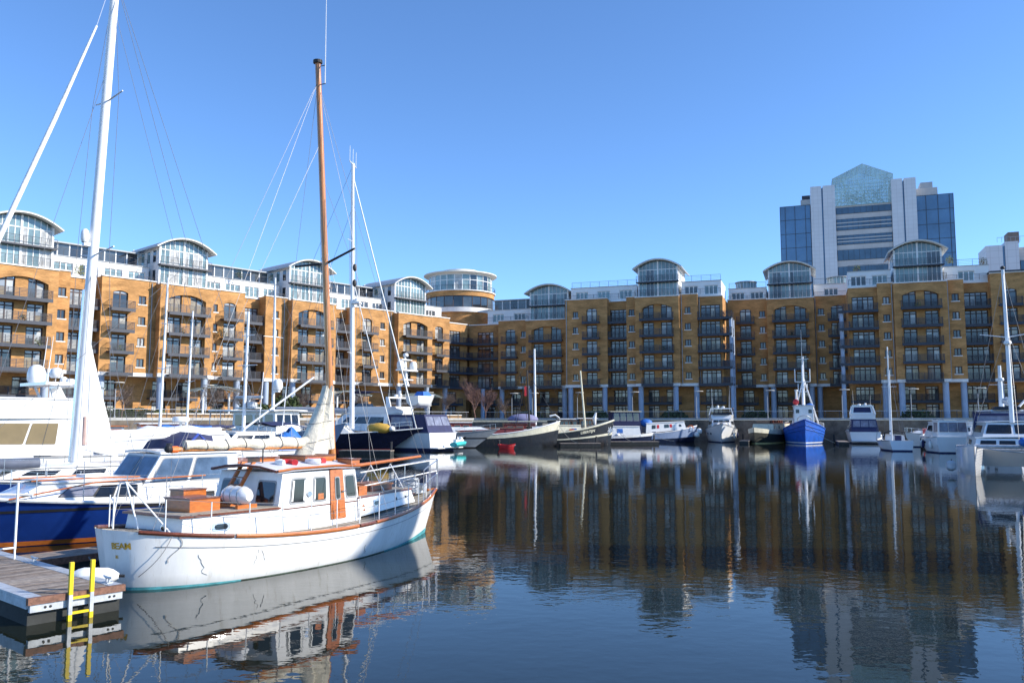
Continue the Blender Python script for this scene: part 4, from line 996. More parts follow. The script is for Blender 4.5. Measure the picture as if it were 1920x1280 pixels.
for k in range(9): a = random.uniform(0, 6.28); mb.path([(1.25 + .12 * math.cos(a), .12 * math.sin(a), 2.1 - .0 * k), (1.27 + .14 * math.cos(a + .3), .14 * math.sin(a + .3), 1.8), (1.3 + .13 * math.cos(a), .13 * math.sin(a), 1.5)], .012, 5)
mb.build('rope_coils', ROPE, mo)
# A-frame and ropes at the stern
mb = MB()
for a, b in (((-4.55, -.45, 1.15), (-4.62, -.1, 2.05)), ((-4.55, .45, 1.15), (-4.62, .1, 2.05)), ((-4.0, -.75, 1.0), (-4.6, -.08, 2.05)), ((-4.62, -.1, 2.05), (-4.62, .1, 2.05)), ((-4.8, 0, 1.15), (-4.8, 0, 1.75))): mb.tube(a, b, .018, n=6)
mb.build('stern_frame', WHITEP, sb)
mb = MB()
for k in range(3): mb.path([(-4.1 + .16 * math.cos(j * .7) * (1 + .1 * k), -.72 + .16 * math.sin(j * .7), .93 + .02 * k) for j in range(10)], .02, 5)
mb.build('rope_coil', ROPE, sb)
mb = MB(); mb.path([H.atz(.075 - .05 * k / 12, -1, 1.06 - .8 * k / 12, .02 + .12 * math.sin(math.pi * k / 12)) for k in range(13)], .008, 5); mb.path([H.atz(.078 + .012 * math.sin(k * .5), -1, 1.06 - .55 * k / 10, .012) for k in range(11)], .007, 5); mb.build('stern_ropes', mat('grey_rope', (.28, .27, .26), .9), sb)
# scuffs and hairline cracks in the topsides
for t0, z0, dt, dz, wob in ((.115, .62, .012, -.42, .006), (.235, .60, -.01, -.30, .003), (.242, .58, .008, -.22, .002), (.55, .30, .01, -.2, .004)):
    mb = MB(); mb.path([H.atz(t0 + dt * k / 8 + random.uniform(-wob, wob), -1, z0 + dz * k / 8, .002) for k in range(9)], .005, 4); mb.build('scuff', mat('grey_scuff', (.25, .25, .24), .8), sb)
# painted name on the quarter
GOLD = mat('gold_lettering', (.55, .30, .015), .4, var=.05)
def quarter(x0, z0):
    def fn(x, y):                              # walk forward along the starboard quarter from the sternpost
        t, acc, p = .001, 0., H.atz(.001, -1, z0)
        while acc < x + x0:
            t += .0008; q = H.atz(t, -1, z0); acc += math.hypot(q.x - p.x, q.y - p.y); p = q
        return H.atz(t, -1, z0 + y, .008)
    return fn
text_mesh('BEAM', .17, GOLD, 'name_lettering', sb, quarter(.06, .80)); text_mesh('SE', .08, GOLD, 'port_lettering', sb, quarter(.12, .62))
# carved dolphin badge
mb = MB(); P = [V(p) for p in F['S']]
for s0, t0, s1, t1 in ((.02, .40, .07, .55), (.05, .55, .10, .50), (.03, .20, .07, .32), (.07, .32, .10, .26)): mb.path([patch(P, s0, t0) + V((0, -.012, 0)), patch(P, (s0 + s1) / 2, (t0 + t1) / 2 + .05) + V((0, -.012, 0)), patch(P, s1, t1) + V((0, -.012, 0))], [.008, .022, .008], 5)
mb.build('dolphin_badge', ORST, fc)
# loose gear resting on her
lr = thing('life_raft', 'white life raft canister on a wooden cradle on the motor sailer aft deck', 'life raft', sbw(-2.25, -.52, 1.378), R(SH))
mb = MB(); pts = [(0, -.42 + .84 * k / 10, .26) for k in range(11)]; mb.path(pts, [.1, .17, .195, .2, .195, .2, .195, .2, .195, .17, .1], 14); mb.build('canister', WHITE, lr, True)
mb = MB()
for y in (-.22, .0, .22): mb.path([(.204 * math.cos(R(a)), y, .26 + .204 * math.sin(R(a))) for a in range(0, 361, 30)], .012, 4)
mb.build('strap', GRIM, lr)
mb = MB(); mb.box(-.26, -.36, .0, .26, -.28, .08); mb.box(-.26, .28, 0, .26, .36, .08); mb.build('cradle', ORST, lr)
for k, (x, y, lab) in enumerate(((-.95, -.62, 'red and white horseshoe lifebuoy lying aft on the wheelhouse roof'), (-.1, -.72, 'red and white horseshoe lifebuoy lying near the wheelhouse door roof edge'))):
    ring_buoy(lab, sbw(x, y, 2.30), (0, 0, R(40 * k)), REDM, .2, math.pi * 1.5)
fender('white cylinder fender hanging between motor sailer stern and pontoon', (-7.72, 15.75, .42), .15, .8, WHITEP, (.8, .25, -.05))
# ------------------------------------------------------------------ main pontoon, finger, ladder
PA = R(140)                                    # the pontoon runs away to the upper left
ax, ay = V((math.cos(PA), math.sin(PA), 0)), V((math.cos(PA - R(90)), math.sin(PA - R(90)), 0))
p0 = V((-7.78, 13.66, 0))
pt = thing('pontoon', 'timber decked pontoon with galvanised edges in the bottom left corner', 'pontoon', p0, PA)      # local x along, local -y across to the right
mb = MB(); mb.box(.05, -1.52, -.25, 11.9, -.04, .26); mb.build('float', mat('dark_float', (.03, .032, .03), .8, var=.3), pt)
mb = MB(); mb.box(.03, -1.555, .27, 12, -1.50, .40); mb.box(.03, -.06, .27, 12, -.005, .40); mb.build('side_beam', GALV, pt)
mb = MB(); mb.box(-.045, -1.52, .215, .03, -.04, .335); mb.build('end_beam', GALV, pt)
for y in (-1.38, -1.30, -.35, -.27): m_ = MB(); m_.tube((-.052, y, .275), (-.04, y, .275), .022, n=8); m_.build('bolt', BLK, pt)
mb = MB(); mb.box(-.07, -1.56, .338, .02, -.78, .448); mb.build('fascia_board', FASC, pt); mb = MB(); mb.box(-.07, -.775, .338, .02, 0, .448); mb.build('fascia_board', FASC, pt)
pm = None; rng = random.Random(3)
for k in range(82):
    x = .03 + k * .145
    if pm is None:
        pm = []
        for pmat in PLANKS: b_ = MB(); b_.box(0, -1.32, 0, .130, -.24, .035); pm.append(b_.mesh('deck_plank', pmat))
    me = rng.choice(pm)
    o = put('deck_plank', me, pt, (x, rng.uniform(-.004, .004), .405 + rng.uniform(-.003, .003)))
mb = MB(); mb.box(.0, -.235, .402, 12, -.01, .446); mb.box(.0, -1.55, .402, 12, -1.325, .446); mb.build('edge_plate', GALV, pt)
fp = thing('finger_pontoon', 'narrow weathered finger pontoon between the blue hull and the white stern', 'pontoon', (-10.5, 18.1, 0), R(52))
mb = MB(); mb.box(0, -.5, -.2, 8, .5, .30); mb.build('float', mat('dark_float', (.03, .032, .03), .8, var=.3), fp)
me = None
for k in range(7):
    if me is None: b_ = MB(); b_.box(0, -.065, 0, 8.0, .065, .035); me = b_.mesh('deck_plank', PLANK)
    put('deck_plank', me, fp, (0, -.42 + k * .14, .305))
mb = MB(); mb.box(-.01, -.53, .2, 8, -.5, .345); mb.box(-.01, .5, .2, 8, .53, .345); mb.build('edge_board', FASC, fp)
# yellow ladder on the pontoon end
lc = p0 + ay * .80 + V((0, 0, 0)) - ax * .10
ld = thing('boarding_ladder', 'yellow safety ladder on the end of the pontoon', 'ladder', (lc.x, lc.y, 0), PA - R(90))      # local x across the end
for x in (-.17, .17):
    for z0, z1, m_, nm in ((.42, .95, YELL, 'rail'), (.10, .42, GALV, 'rail_sleeve'), (-.6, .10, YELL, 'rail_foot')):
        b_ = MB(); b_.box(x - .03, -.03, z0, x + .03, .03, z1 - .002); b_.build(nm, m_, ld)
for z in (.34, .10, -.15): b_ = MB(); b_.box(-.14, -.018, z, .14, .018, z + .04); b_.build('rung', YELL, ld)
def cleat(label, p, rz):
    c = thing('cleat', label, 'cleat', p, rz, 'mooring cleats'); mb = MB(); mb.path([(-.16, 0, .1), (-.08, 0, .085), (.08, 0, .085), (.16, 0, .1)], [.014, .022, .022, .014], 8); mb.tube((-.05, 0, 0), (-.05, 0, .085), .02, n=6); mb.tube((.05, 0, 0), (.05, 0, .085), .02, n=6); mb.build('horn', GALV, c); b_ = MB(); b_.box(-.1, -.05, 0, .1, .05, .012); b_.build('base_plate', GALV, c)
q = p0 + ax * .35 + ay * 1.44; cleat('galvanised cleat beside the yellow ladder', (q.x, q.y, .446), PA)
q = p0 + ax * 3.6 + ay * 1.44; cleat('galvanised cleat on the far edge of the pontoon by the finger', (q.x, q.y, .446), PA)
hp = p0 + ax * 4.3 + ay * 1.1
hr = thing('grab_hoop', 'white steel hoop handrail on the pontoon by the blue bow', 'handrail', (hp.x, hp.y, .446), R(52))
mb = MB(); mb.path([(-.22, 0, 0), (-.22, 0, .2), (-.2, 0, .23), (.2, 0, .23), (.22, 0, .2), (.22, 0, 0)], .02, 8); mb.build('low_hoop', WHITEP, hr); mb = MB(); mb.tube((.22, 0, .2), (.22, 0, 1.55), .026, n=8); mb.build('tall_post', WHITEP, hr)
ml = thing('mooring_line', 'dark mooring rope from the white stern to the pontoon', 'rope', (-8.0, 17.0, .9))
mb = MB(); a, b = V((-.05, -.2, .25)), V((-.75, .55, -.43)); mb.path([a.lerp(b, k / 8) - V((0, 0, .35 * math.sin(math.pi * k / 8))) for k in range(9)], .018, 6); mb.build('rope', DWIRE, ml)

# ------------------------------------------------------------------ neighbours on the left
# royal blue motor sailer, bow to the left
H = Hull(12.0, 3.6, 1.10, .98, 1.42, tw=.72, rake=1.2, over=.4, flare=.14, mid=.42)
b1 = boat('blue_yacht', 'royal blue hulled motor yacht with white wheelhouse and varnished rails, beside the pontoon', 'boat', (-10.44, 25.4), 230, H, BLUEH, TEAK, WHITEP, ORST, (.02, .14), railr=.05)
H.stripe(.90, .97, out=.014).build('black_strip', BLK, b1)
wh, F = house(b1, 'wheelhouse', -1.7, 1.55, 1.35, 1.15, 1.0, 2.30, ra=.1, rf=.85, tum=.14, m=WHITE, frame=GRIM, rnd=.06,
    wins={'P': [(.06, .42, .42, .90), (.47, .86, .42, .90)], 'S': [(.14, .5, .42, .90), (.55, .94, .42, .90)], 'F': [(.05, .48, .40, .92), (.52, .95, .40, .92)], 'A': [(.1, .4, .4, .9)]}, wm=mat('blue_grey_boat_glass', (.09, .14, .22), .06, var=.4, scale=1.2), roof=WHITE)
tc, F = house(b1, 'fore_cabin', 1.3, 4.6, 1.25, .75, 1.05, 1.60, rf=.9, ra=0, tum=.12, m=WHITE, frame=BLK, rnd=.05, z0f=1.2, z1f=1.62, wins={'P': [(.32, .58, .25, .75, CLEAR), (.78, .94, .22, .78), (.60, .74, .22, .78)], 'S': [(.1, .25, .25, .75), (.4, .6, .25, .75)]}, roof=WHITE, rth=.04)
mb = MB(); mb.path([(4.0, .62, 1.70), (2.6, .86, 1.72), (1.3, .98, 1.70)], .022, 6); mb.path([(4.0, -.62, 1.70), (1.3, -.98, 1.70)], .022, 6); mb.build('grab_rail', ORST, tc)
mb = MB(); mb.path([(4.6, .86, 1.28), (2.6, 1.2, 1.62), (1.3, 1.27, 1.64), (-.5, 1.35, 1.66)], .022, 6); mb.build('trim_rail', ORST, tc)
ac, F = house(b1, 'aft_cabin', -5.0, -1.7, 1.1, 1.3, 1.0, 1.95, ra=.15, rf=0, tum=.12, m=WHITE, frame=ORST, wins={'P': [(.10, .30, .45, .85), (.42, .62, .45, .85), (.72, .92, .45, .85)], 'S': [(.1, .3, .45, .85), (.5, .7, .45, .85)]}, roof=ORST, rth=.05)
mb = MB(); mb.box(1.85, -.3, 1.62, 2.5, .3, 1.78); mb.build('hatch', WHITE, b1); mb = MB(); mb.box(-.2, -.25, 2.38, .1, .25, 2.44); mb.tube((-.05, 0, 2.44), (-.05, 0, 2.58), .09, n=10); mb.build('roof_light', BLK, b1)
clutter(b1, H, -5.0, 4.8, 11, 7); rails(b1, H, -5.4, 5.0, .72, 10, (-1, 1), STEEL, 2, .08, .014)
mb = MB(); mb.tube((5.9, .0, 1.45), (4.1, 1.05, 1.38), .035, n=8); mb.tube((6.6, 0, 2.0), (5.1, .5, 1.45), .03, n=8); mb.path([H.edge(4.9, 1, .75, .05), (6.3, .2, 2.2), (6.3, -.2, 2.2), H.edge(4.9, -1, .75, .05)], .02, 6); mb.build('bow_pulpit', WHITEP, b1)
stays(b1, [(V((-.2, .3, 7.5)), H.edge(.8, 1, .03)), (V((-.2, -.3, 7.5)), H.edge(.8, -1, .03)), (V((-.2, 0, 7.9)), V((6.2, 0, 1.5)))], .006)
# navy ketch with the tall white mast
H = Hull(14.0, 4.0, 1.15, 1.12, 1.6, tw=.7, rake=1.5, over=.8, flare=.12)
b2 = boat('sailing_yacht', 'navy sailing yacht with the tall thick white mast and furled jib, far left', 'boat', (-14.83, 30.92), 230, H, BLUEH, TEAK, WHITEP, WHITEP, (.0, .1))
for x in (3.3, .2, -2.5):
    for sd in (1, -1):
        a, b, c, d_ = (H.atz(H.tx(x + dx), sd, z, .004) for dx, z in ((0, .62), (.75, .62), (.75, .95), (0, .95))); q = (a, b, c, d_) if sd < 0 else (b, a, d_, c)
        f = panel(q, 0, 1, 0, 1, .015, rnd=.05).build('hull_window', WHITEP, b2); panel(q, .12, .88, .2, .8, .024, rnd=.04).build('pane', BWIN, f)
cb, F = house(b2, 'coachroof', -1.5, 4.0, 1.25, .7, 1.2, 1.65, rf=.8, tum=.15, z0f=1.35, m=WHITE, wins={'P': [(.1, .3, .3, .75), (.4, .6, .3, .75)], 'S': [(.1, .3, .3, .75), (.4, .6, .3, .75)]}, roof=WHITE)
mo = mast(b2, (1.2, 0, 1.5), (.55, 0, 20.5), .20, .15, ALU, ((.41, 1.35, .2), (.72, 1.1, .2)), sm=GALV)
mb = MB(); mb.tube((1.41, .02, 1.8), (1.2, .02, 8), .05, n=6); mb.build('sail_track', STEEL, mo)
radome(mo, (1.25, 0, 9.75), .15, .5, 'radar_dome'); mb = MB(); mb.box(.95, -.08, 9.62, 1.3, .08, 9.74); mb.build('radar_bracket', ALU, mo)
mb = MB(); mb.path([(6.75, 0, 1.9), (4.6, 0, 7.8), (2.5, 0, 14.0), (1.2, 0, 18.0)], [.05, .095, .08, .04], 10); mb.build('furled_jib', SAILW, b2, True); stays(b2, [(V((1.2, 0, 18.0)), V((.62, 0, 20.4)))], .02, STEEL)
mb = MB(); rings = []
for k in range(10):
    f = k / 9; z = 2.3 + 4.3 * f; w_ = 1.45 * (1 - f) ** 1.1 + .12; th = .16 * (1 - f) + .1
    rings.append([V((1.25 - .15 * f - (w_) * (.5 - .5 * math.cos(a)), th * math.sin(a), z - .4 * (.5 - .5 * math.cos(a)) * (1 - f))) for a in [2 * math.pi * j / 14 for j in range(14)]])
mb.loft(rings, True, True); mb.build('lowered_mainsail', SAILW, b2, True)
mb = MB(); mb.tube((1.0, 0, 2.5), (-4.6, .1, 2.75), .09, n=10); bo = mb.build('boom', ALU, b2, True); mb = MB(); mb.path([(.6, 0, 2.7), (-1.5, .03, 2.78), (-4.4, .1, 2.9)], [.2, .17, .09], 10); mb.build('sail_bundle', SAILW, bo, True)
mb = MB(); mb.path([(1.0, .15, 2.4), (1.02, .2, 3.4)], [.09, .06], 8); mb.build('rope_hank', mat('pink_rope', (.55, .38, .33), .9), mo, True)
for sd in (-1, 1): stays(b2, [(V((.6, 0, 19.8)), V((.75, sd * 1.1, 15.2))), (V((.75, sd * 1.1, 15.2)), V((.95, sd * 1.35, 9.5))), (V((.95, sd * 1.35, 9.5)), H.edge(.8, sd, .02)), (V((.95, 0, 9.2)), H.edge(1.9, sd, .02)), (V((.95, 0, 9.2)), H.edge(-.2, sd, .02)), (V((.6, 0, 20.2)), H.edge(-6.4, sd, .1, .4))], .009)
stays(b2, [(V((.6, 0, 17)), V((4.6, 0, 1.6))), (V((.6, 0, 19)), V((-4.4, .1, 2.9)))], .008)
clutter(b2, H, -6, 5.5, 12, 9); rails(b2, H, -6.4, 6.2, .7, 11, (-1, 1), STEEL, 2, .08, .014)
bm = MB(); rings = []                            # navy spray hood over the cockpit
for x, z, ww in ((-1.5, 1.65, 1.25), (-1.9, 2.55, 1.3), (-2.6, 2.85, 1.35), (-3.5, 2.75, 1.35)):
    rings.append([V((x, -ww, z - .75 if x < -1.6 else z)), V((x, -ww * .75, z - .1)), V((x, 0, z)), V((x, ww * .75, z - .1)), V((x, ww, z - .75 if x < -1.6 else z))])
bm.loft(rings, closed=False); bm.build('spray_hood', CANV, b2, True)
mb = MB(); mb.path([(-1.6, 1.36, 1.6), (-2.7, 1.4, 2.75), (-3.0, 1.35, 2.5)], .05, 6); mb.build('hood_strap', CANVL, b2)
mb = MB(); mb.tube((-.9, 1.3, 1.5), (-3.2, .4, 2.5), .045, n=8); mb.build('spinnaker_pole', ALU, b2)
dg = thing('inflatable_dinghy', 'grey inflatable dinghy stowed upside down on the navy yacht foredeck', 'dinghy', (-17.3, 28.0, 1.72), R(228))
mb = MB(); mb.path([(-1.2, .55, .1), (.6, .55, .12), (1.3, .2, .2), (1.3, -.2, .2), (.6, -.55, .12), (-1.2, -.55, .1)], .2, 10); mb.build('tubes', mat('grey_hypalon', (.10, .12, .17), .6), dg, True); mb = MB(); mb.hexa([(-1.1, -.5, .15), (1.1, -.4, .2), (1.1, .4, .2), (-1.1, .5, .15)], [(-1.1, -.3, .36), (1.0, -.2, .38), (1.0, .2, .38), (-1.1, .3, .36)]); mb.build('floor', WHITEP, dg)

def cruiser(name, label, pos, hd, L, B, zs, zm, zb, hullm=None, fly=True, wins=None, wm=None, canopy=None, arch=True, boot=None, platform=True, h1=1.5, h2=1.0, topm=None, deckm=None, tw=.9, x0=-.32, x1=.22, cat='boat', rake=None, rail=True, stripe=None, fend=None):
    """modern motor cruiser: flared hull, saloon with wrap window, optional flybridge, radar arch, aft canvas"""
    H = Hull(L, B, zs, zm, zb, tw=tw, rake=rake or L * .13, over=.1, flare=.18, mid=.38, full=2.3)
    r = boat(name, label, cat, pos, hd, H, hullm or WHITE, deckm or WHITE, GRIM, boot or CANV, (-.02, .12), railr=.03)
    if stripe: H.stripe(zm * .62, zm * .70, out=.015).build('hull_stripe', stripe, r)
    for x in (-.1, .1, .22): 
        for sd in (-1, 1):
            a, b, c, d_ = (H.atz(H.tx(L * x + dx), sd, z, .004) for dx, z in ((0, zm * .62), (.5, zm * .62), (.5, zm * .76), (0, zm * .76))); q = (a, b, c, d_) if sd < 0 else (b, a, d_, c); panel(q, 0, 1, 0, 1, .012, rnd=.05).build('porthole', BWIN, r)
    za = zm + .02; hw = B / 2 - .35
    sal, F = house(r, 'saloon', L * x0, L * x1, hw, hw * .72, za, za + h1, ra=.1, rf=L * .12, tum=.22, m=topm or WHITE, z0f=H.sheer(.5 + x1) - .02, frame=None, rnd=.06, wm=wm or BWIN,
        wins=wins or {'S': [(.08, .36, .42, .82), (.38, .62, .42, .82), (.64, .86, .46, .80)], 'P': [(.14, .36, .46, .80), (.38, .62, .42, .82), (.64, .92, .42, .82)], 'F': [(.05, .34, .35, .9), (.36, .64, .35, .9), (.66, .95, .35, .9)]}, roof=WHITE, rth=.1)
    fb, Ff = house(r, 'foredeck_trunk', L * x1 - L * .1, L * .40, hw * .7, hw * .3, zb - .25, zb + .18, rf=L * .08, tum=.15, m=topm or WHITE, z0f=zb - .1, wins={'F': [(.3, .7, .3, .7)]})
    zt = za + h1 + .12
    if fly:
        fo, Fy = house(r, 'flybridge', L * x0 + .1, L * x1 - L * .13, hw * .9, hw * .7, zt, zt + h2 * .62, ra=-.1, rf=.5, tum=-.05, m=topm or WHITE)
        ws, Fw = house(r, 'flybridge_screen', L * x1 - L * .2, L * x1 - L * .14, hw * .65, hw * .6, zt + h2 * .62, zt + h2 * .95, ra=.1, rf=.3, tum=.08, m=BWIN)
    if arch:
        mb = MB(); xa = L * x0 + .6; zz = zt + (h2 * .6 if fly else 0)
        for sd in (-1, 1): mb.hexa([(xa - .9, sd * hw * .9 - .08, zz - .1), (xa - .3, sd * hw * .9 - .08, zz - .1), (xa - .3, sd * hw * .9 + .08, zz - .1), (xa - .9, sd * hw * .9 + .08, zz - .1)], [(xa - .3, sd * hw * .75 - .07, zz + 1.0), (xa + .1, sd * hw * .75 - .07, zz + 1.0), (xa + .1, sd * hw * .75 + .07, zz + 1.0), (xa - .3, sd * hw * .75 + .07, zz + 1.0)])
        mb.box(xa - .3, -hw * .75 - .07, zz + .9, xa + .1, hw * .75 + .07, zz + 1.06); o = mb.build('radar_arch', WHITE, r)
        radome(o, (xa - .1, .35, zz + 1.06), .24, .3, 'radar_dome'); radome(o, (xa - .1, -.45, zz + 1.06), .18, .42, 'dome')
        aerial(o, (xa, hw * .6, zz + 1.06), (xa - .2, hw * .62, zz + 3.2)); aerial(o, (xa, -hw * .6, zz + 1.06), (xa - .2, -hw * .62, zz + 2.6))
    if canopy:
        cz = za + h1 * .95; c_, Fc = house(r, 'aft_canopy', -L * .5 + .25, L * x0 + .05, hw * .95, hw, zs - .02, cz, ra=.75, rf=-.1, tum=.25, m=canopy, wm=CLEAR, rnd=.05,
            wins={'A': [(.04, .32, .40, .88), (.35, .65, .40, .88), (.68, .96, .40, .88)], 'S': [(.35, .9, .38, .86)], 'P': [(.1, .65, .38, .86)]})
    if platform:
        mb = MB(); mb.box(-L / 2 - 1.0, -B * .42, .28, -L / 2 + .12, B * .42, .38); mb.build('bathing_platform', deckm or TEAK, r)
    if rail:
        mb = MB()
        for sd in (-1, 1):
            pts = [H.edge(L * f, sd, .05 + .55 * min(1, (f - .02) * 6), .12) for f in (.03, .1, .18, .26, .34, .41, .46)]; mb.path(pts, .018, 5)
            for p in pts[1:]: mb.tube(p, (p.x, p.y, H.edge(p.x, sd).z), .014, n=4)
        mb.build('bow_rail', STEEL, r)
    if fend:
        sd, desc = fend; c, s = math.cos(R(hd)), math.sin(R(hd))
        for k, f in enumerate((-.3, -.02, .2)):
            p = H.atz(H.tx(L * f), sd, zm * .55, .14); fender('%s fender hanging %s on the %s' % (('white', 'navy', 'white')[k], ('aft', 'amidships', 'forward')[k], desc), (pos[0] + c * p.x - s * p.y, pos[1] + s * p.x + c * p.y, p.z), .15, .75, WHITEP if k != 1 else CANV)
    return r, H

# big white motor yacht at the left edge
r, H = cruiser('motor_yacht', 'large white motor yacht with brown tinted windows behind the navy yacht, left edge', (-26.0, 37.6), 230, 17, 5.0, 1.5, 1.55, 2.3, fly=True, wm=TWIN, h1=1.75, h2=.9, x0=-.36, x1=.26,
    wins={'P': [(.36, .525, .30, .88), (.535, .69, .30, .88), (.70, .83, .30, .88)], 'S': [(.25, .5, .36, .86), (.52, .8, .36, .86)], 'F': [(.05, .48, .35, .9), (.52, .95, .35, .9)]})
c_, F_ = house(r, 'flybridge_cover', -6.8, 2.2, 2.0, 1.7, 3.35, 4.25, ra=1.2, rf=1.0, tum=.3, m=TARPW, roof=TARPW)
radome(r, (-4.6, -1.2, 5.1), .42, .95, 'satellite_dome'); radome(r, (-4.6, 1.2, 5.3), .3, .5, 'dome')
mb = MB(); mb.box(-5.2, -1.6, 4.95, -4.0, 1.6, 5.1); mb.tube((-5.0, -1.5, 4.2), (-4.6, -1.4, 5.0), .06, n=6); mb.tube((-5.0, 1.5, 4.2), (-4.6, 1.4, 5.0), .06, n=6); mb.build('mast_platform', WHITE, r)
for y in (-.3, .4): aerial(r, (-4.5, y, 5.1), (-4.7, y, 7.4), .025)
# boat under a white tarpaulin
H = Hull(8, 3.0, 1.2, 1.1, 1.7, rake=1.2, tw=.85); r = boat('covered_motorboat', 'motorboat wrapped in a plain white tarpaulin behind the wheelhouses', 'boat', (-19.6, 47.6), 232, H, WHITE, WHITE, GRIM, CANV)
mb = MB(); rings = []
for x, ww, z in ((-3.95, 1.15, 1.8), (-3.4, 1.4, 2.6), (-2.3, 1.47, 2.78), (-1.2, 1.5, 3.0), (0, 1.48, 2.86), (1.2, 1.42, 2.98), (2.5, 1.0, 2.4), (3.75, .3, 1.9)):
    rings.append([V((x, -ww, 1.15)), V((x, -ww * .98, 1.15 + (z - 1.15) * .55)), V((x, -ww * .55, z - .12)), V((x, 0, z)), V((x, ww * .55, z - .12)), V((x, ww * .98, 1.15 + (z - 1.15) * .55)), V((x, ww, 1.15))])
mb.loft(rings, closed=False); mb.f.append(tuple(range(7))); mb.build('tarpaulin', TARPW, r, True)
mb = MB(); mb.lathe([(.42, 0), (.48, .06), (.48, .24), (.4, .32), (.01, .34)], 20, (-1.2, -.7, 3.15)); mb.tube((-1.2, -.7, 2.7), (-1.2, -.7, 3.15), .08); mb.build('radar_scanner', WHITE, r, True)
# motorboat with blue tarpaulins
H = Hull(11.5, 3.8, 1.3, 1.25, 1.9, rake=1.3, tw=.85); r = boat('blue_tarp_motorboat', 'white motorboat with navy bimini and bright blue tarpaulins, radar on its mast', 'boat', (-17.2, 55.0), 240, H, WHITE, TEAK, GRIM, CANV)
hs, F = house(r, 'cabin', -1.0, 3.2, 1.5, 1.0, 1.3, 2.45, rf=1.3, tum=.2, m=WHITE, frame=GRIM, wins={'P': [(.1, .45, .4, .85), (.5, .85, .4, .85)], 'S': [(.1, .45, .4, .85), (.5, .85, .4, .85)], 'F': [(.06, .48, .3, .9), (.52, .94, .3, .9)]}, roof=WHITE)
mb = MB(); rings = [[V((x, -1.55 + 3.1 * k / 8, z + .22 * (1 - (k / 4 - 1) ** 2))) for k in range(9)] for x, z in ((-3.6, 2.75), (-2.2, 2.95), (-.4, 2.9))]; mb.loft(rings, closed=False); mb.build('bimini', CANV, r, True)
mb = MB()
for x in (-3.6, -2.2, -.4): mb.path([(x, -1.55, 1.3), (x, -1.5, 2.7), (x, 0, 3.12), (x, 1.5, 2.7), (x, 1.55, 1.3)], .025, 6)
mb.build('bimini_frame', STEEL, r)
for x, y, sx, sz in ((-2.3, .8, 1.1, .6), (-4.0, -.3, .9, .75), (-4.9, .8, .7, .55)):
    mb = MB(); rings = []
    for k in range(7):
        q = k / 6 * 2 - 1; z = sz * math.sqrt(max(.05, 1 - q * q)); rings.append([V((x + q * sx, y + .75 * math.cos(a) * (1 - .2 * q * q), 1.22 + max(0, math.sin(a)) * z * 1.95 * (1 + .1 * math.sin(3 * a + k)))) for a in [math.pi * j / 8 for j in range(9)]])
    mb.loft(rings, closed=False); mb.build('blue_tarpaulin', CANVB, r, True)
mo = mast(r, (.6, 0, 2.5), (.45, 0, 10.4), .12, .08, ALU, ((.55, .9, .0), (.8, .55, 0)))
mb = MB(); mb.box(-.1, -.9, 4.0, .5, .9, 4.1); mb.lathe([(.3, 0), (.34, .05), (.34, .3), (.05, .38)], 14, (.2, .3, 4.1)); mb.tube((.2, -1.2, 4.75), (.2, 1.2, 4.75), .1, n=8); mb.tube((.2, 0, 4.1), (.2, 0, 4.75), .1, n=8); mb.build('open_array_radar', GALV, r)
stays(r, [((.45, 0, 10.2), (4.6, 0, 1.9)), ((.45, 0, 10.2), (-5.4, 0, 1.4)), ((.5, 0, 8), (.6, 1.7, 1.4)), ((.5, 0, 8), (.6, -1.7, 1.4))], .012)
mb = MB(); mb.tube((.7, .2, 2.7), (-3.9, 1.8, 6.2), .07, n=6); mb.tube((-1.0, 1.7, 1.4), (-1.4, 1.8, 6.0), .03, n=5); mb.tube((-2.2, -1.7, 1.4), (-2.7, -1.8, 6.6), .03, n=5); mb.build('derrick_spars', ALU, r)
# orange wheelhouse launch near the quay
H = Hull(9, 3.0, 1.2, 1.0, 1.6, rake=.8); r = boat('wooden_launch', 'small launch with an orange wooden wheelhouse and a blue cover, by the left quay', 'boat', (-31.5, 74.), 215, H, GREYH, TEAK, WHITEP, NAVY)
house(r, 'wheelhouse', -2.2, 1.6, 1.15, 1.0, 1.0, 2.9, rf=.2, tum=.08, m=mat('orange_red_wood', (.42, .10, .03), .4), frame=WHITEP, wins={'P': [(.08, .3, .45, .85), (.4, .62, .45, .85), (.72, .94, .45, .85)], 'S': [(.08, .3, .45, .85), (.4, .62, .45, .85)], 'F': [(.1, .45, .45, .85), (.55, .9, .45, .85)], 'A': [(.1, .45, .45, .85), (.55, .9, .45, .85)]}, roof=WHITEP, over=.2)
mb = MB(); mb.ball((-3.3, .2, 1.5), 1.1, 1.0, .75, 14, 8); mb.build('blue_cover', CANVB, r, True)
# second launch with a long wooden roof behind the big mast
H = Hull(12, 3.2, 1.2, 1.0, 1.5, rake=.8); r = boat('wooden_launch', 'long launch with an orange wooden roof partly hidden by the tall white mast', 'boat', (-36.5, 69.), 220, H, WHITEP, TEAK, ORST, NAVY)
house(r, 'deckhouse', -4.0, 2.8, 1.2, 1.1, 1.0, 2.7, rf=.3, tum=.05, m=WHITEP, frame=ORST, wins={s_: [(.05 + .19 * k, .2 + .19 * k, .4, .85) for k in range(5)] for s_ in ('P', 'S')}, roof=ORST, over=.3)
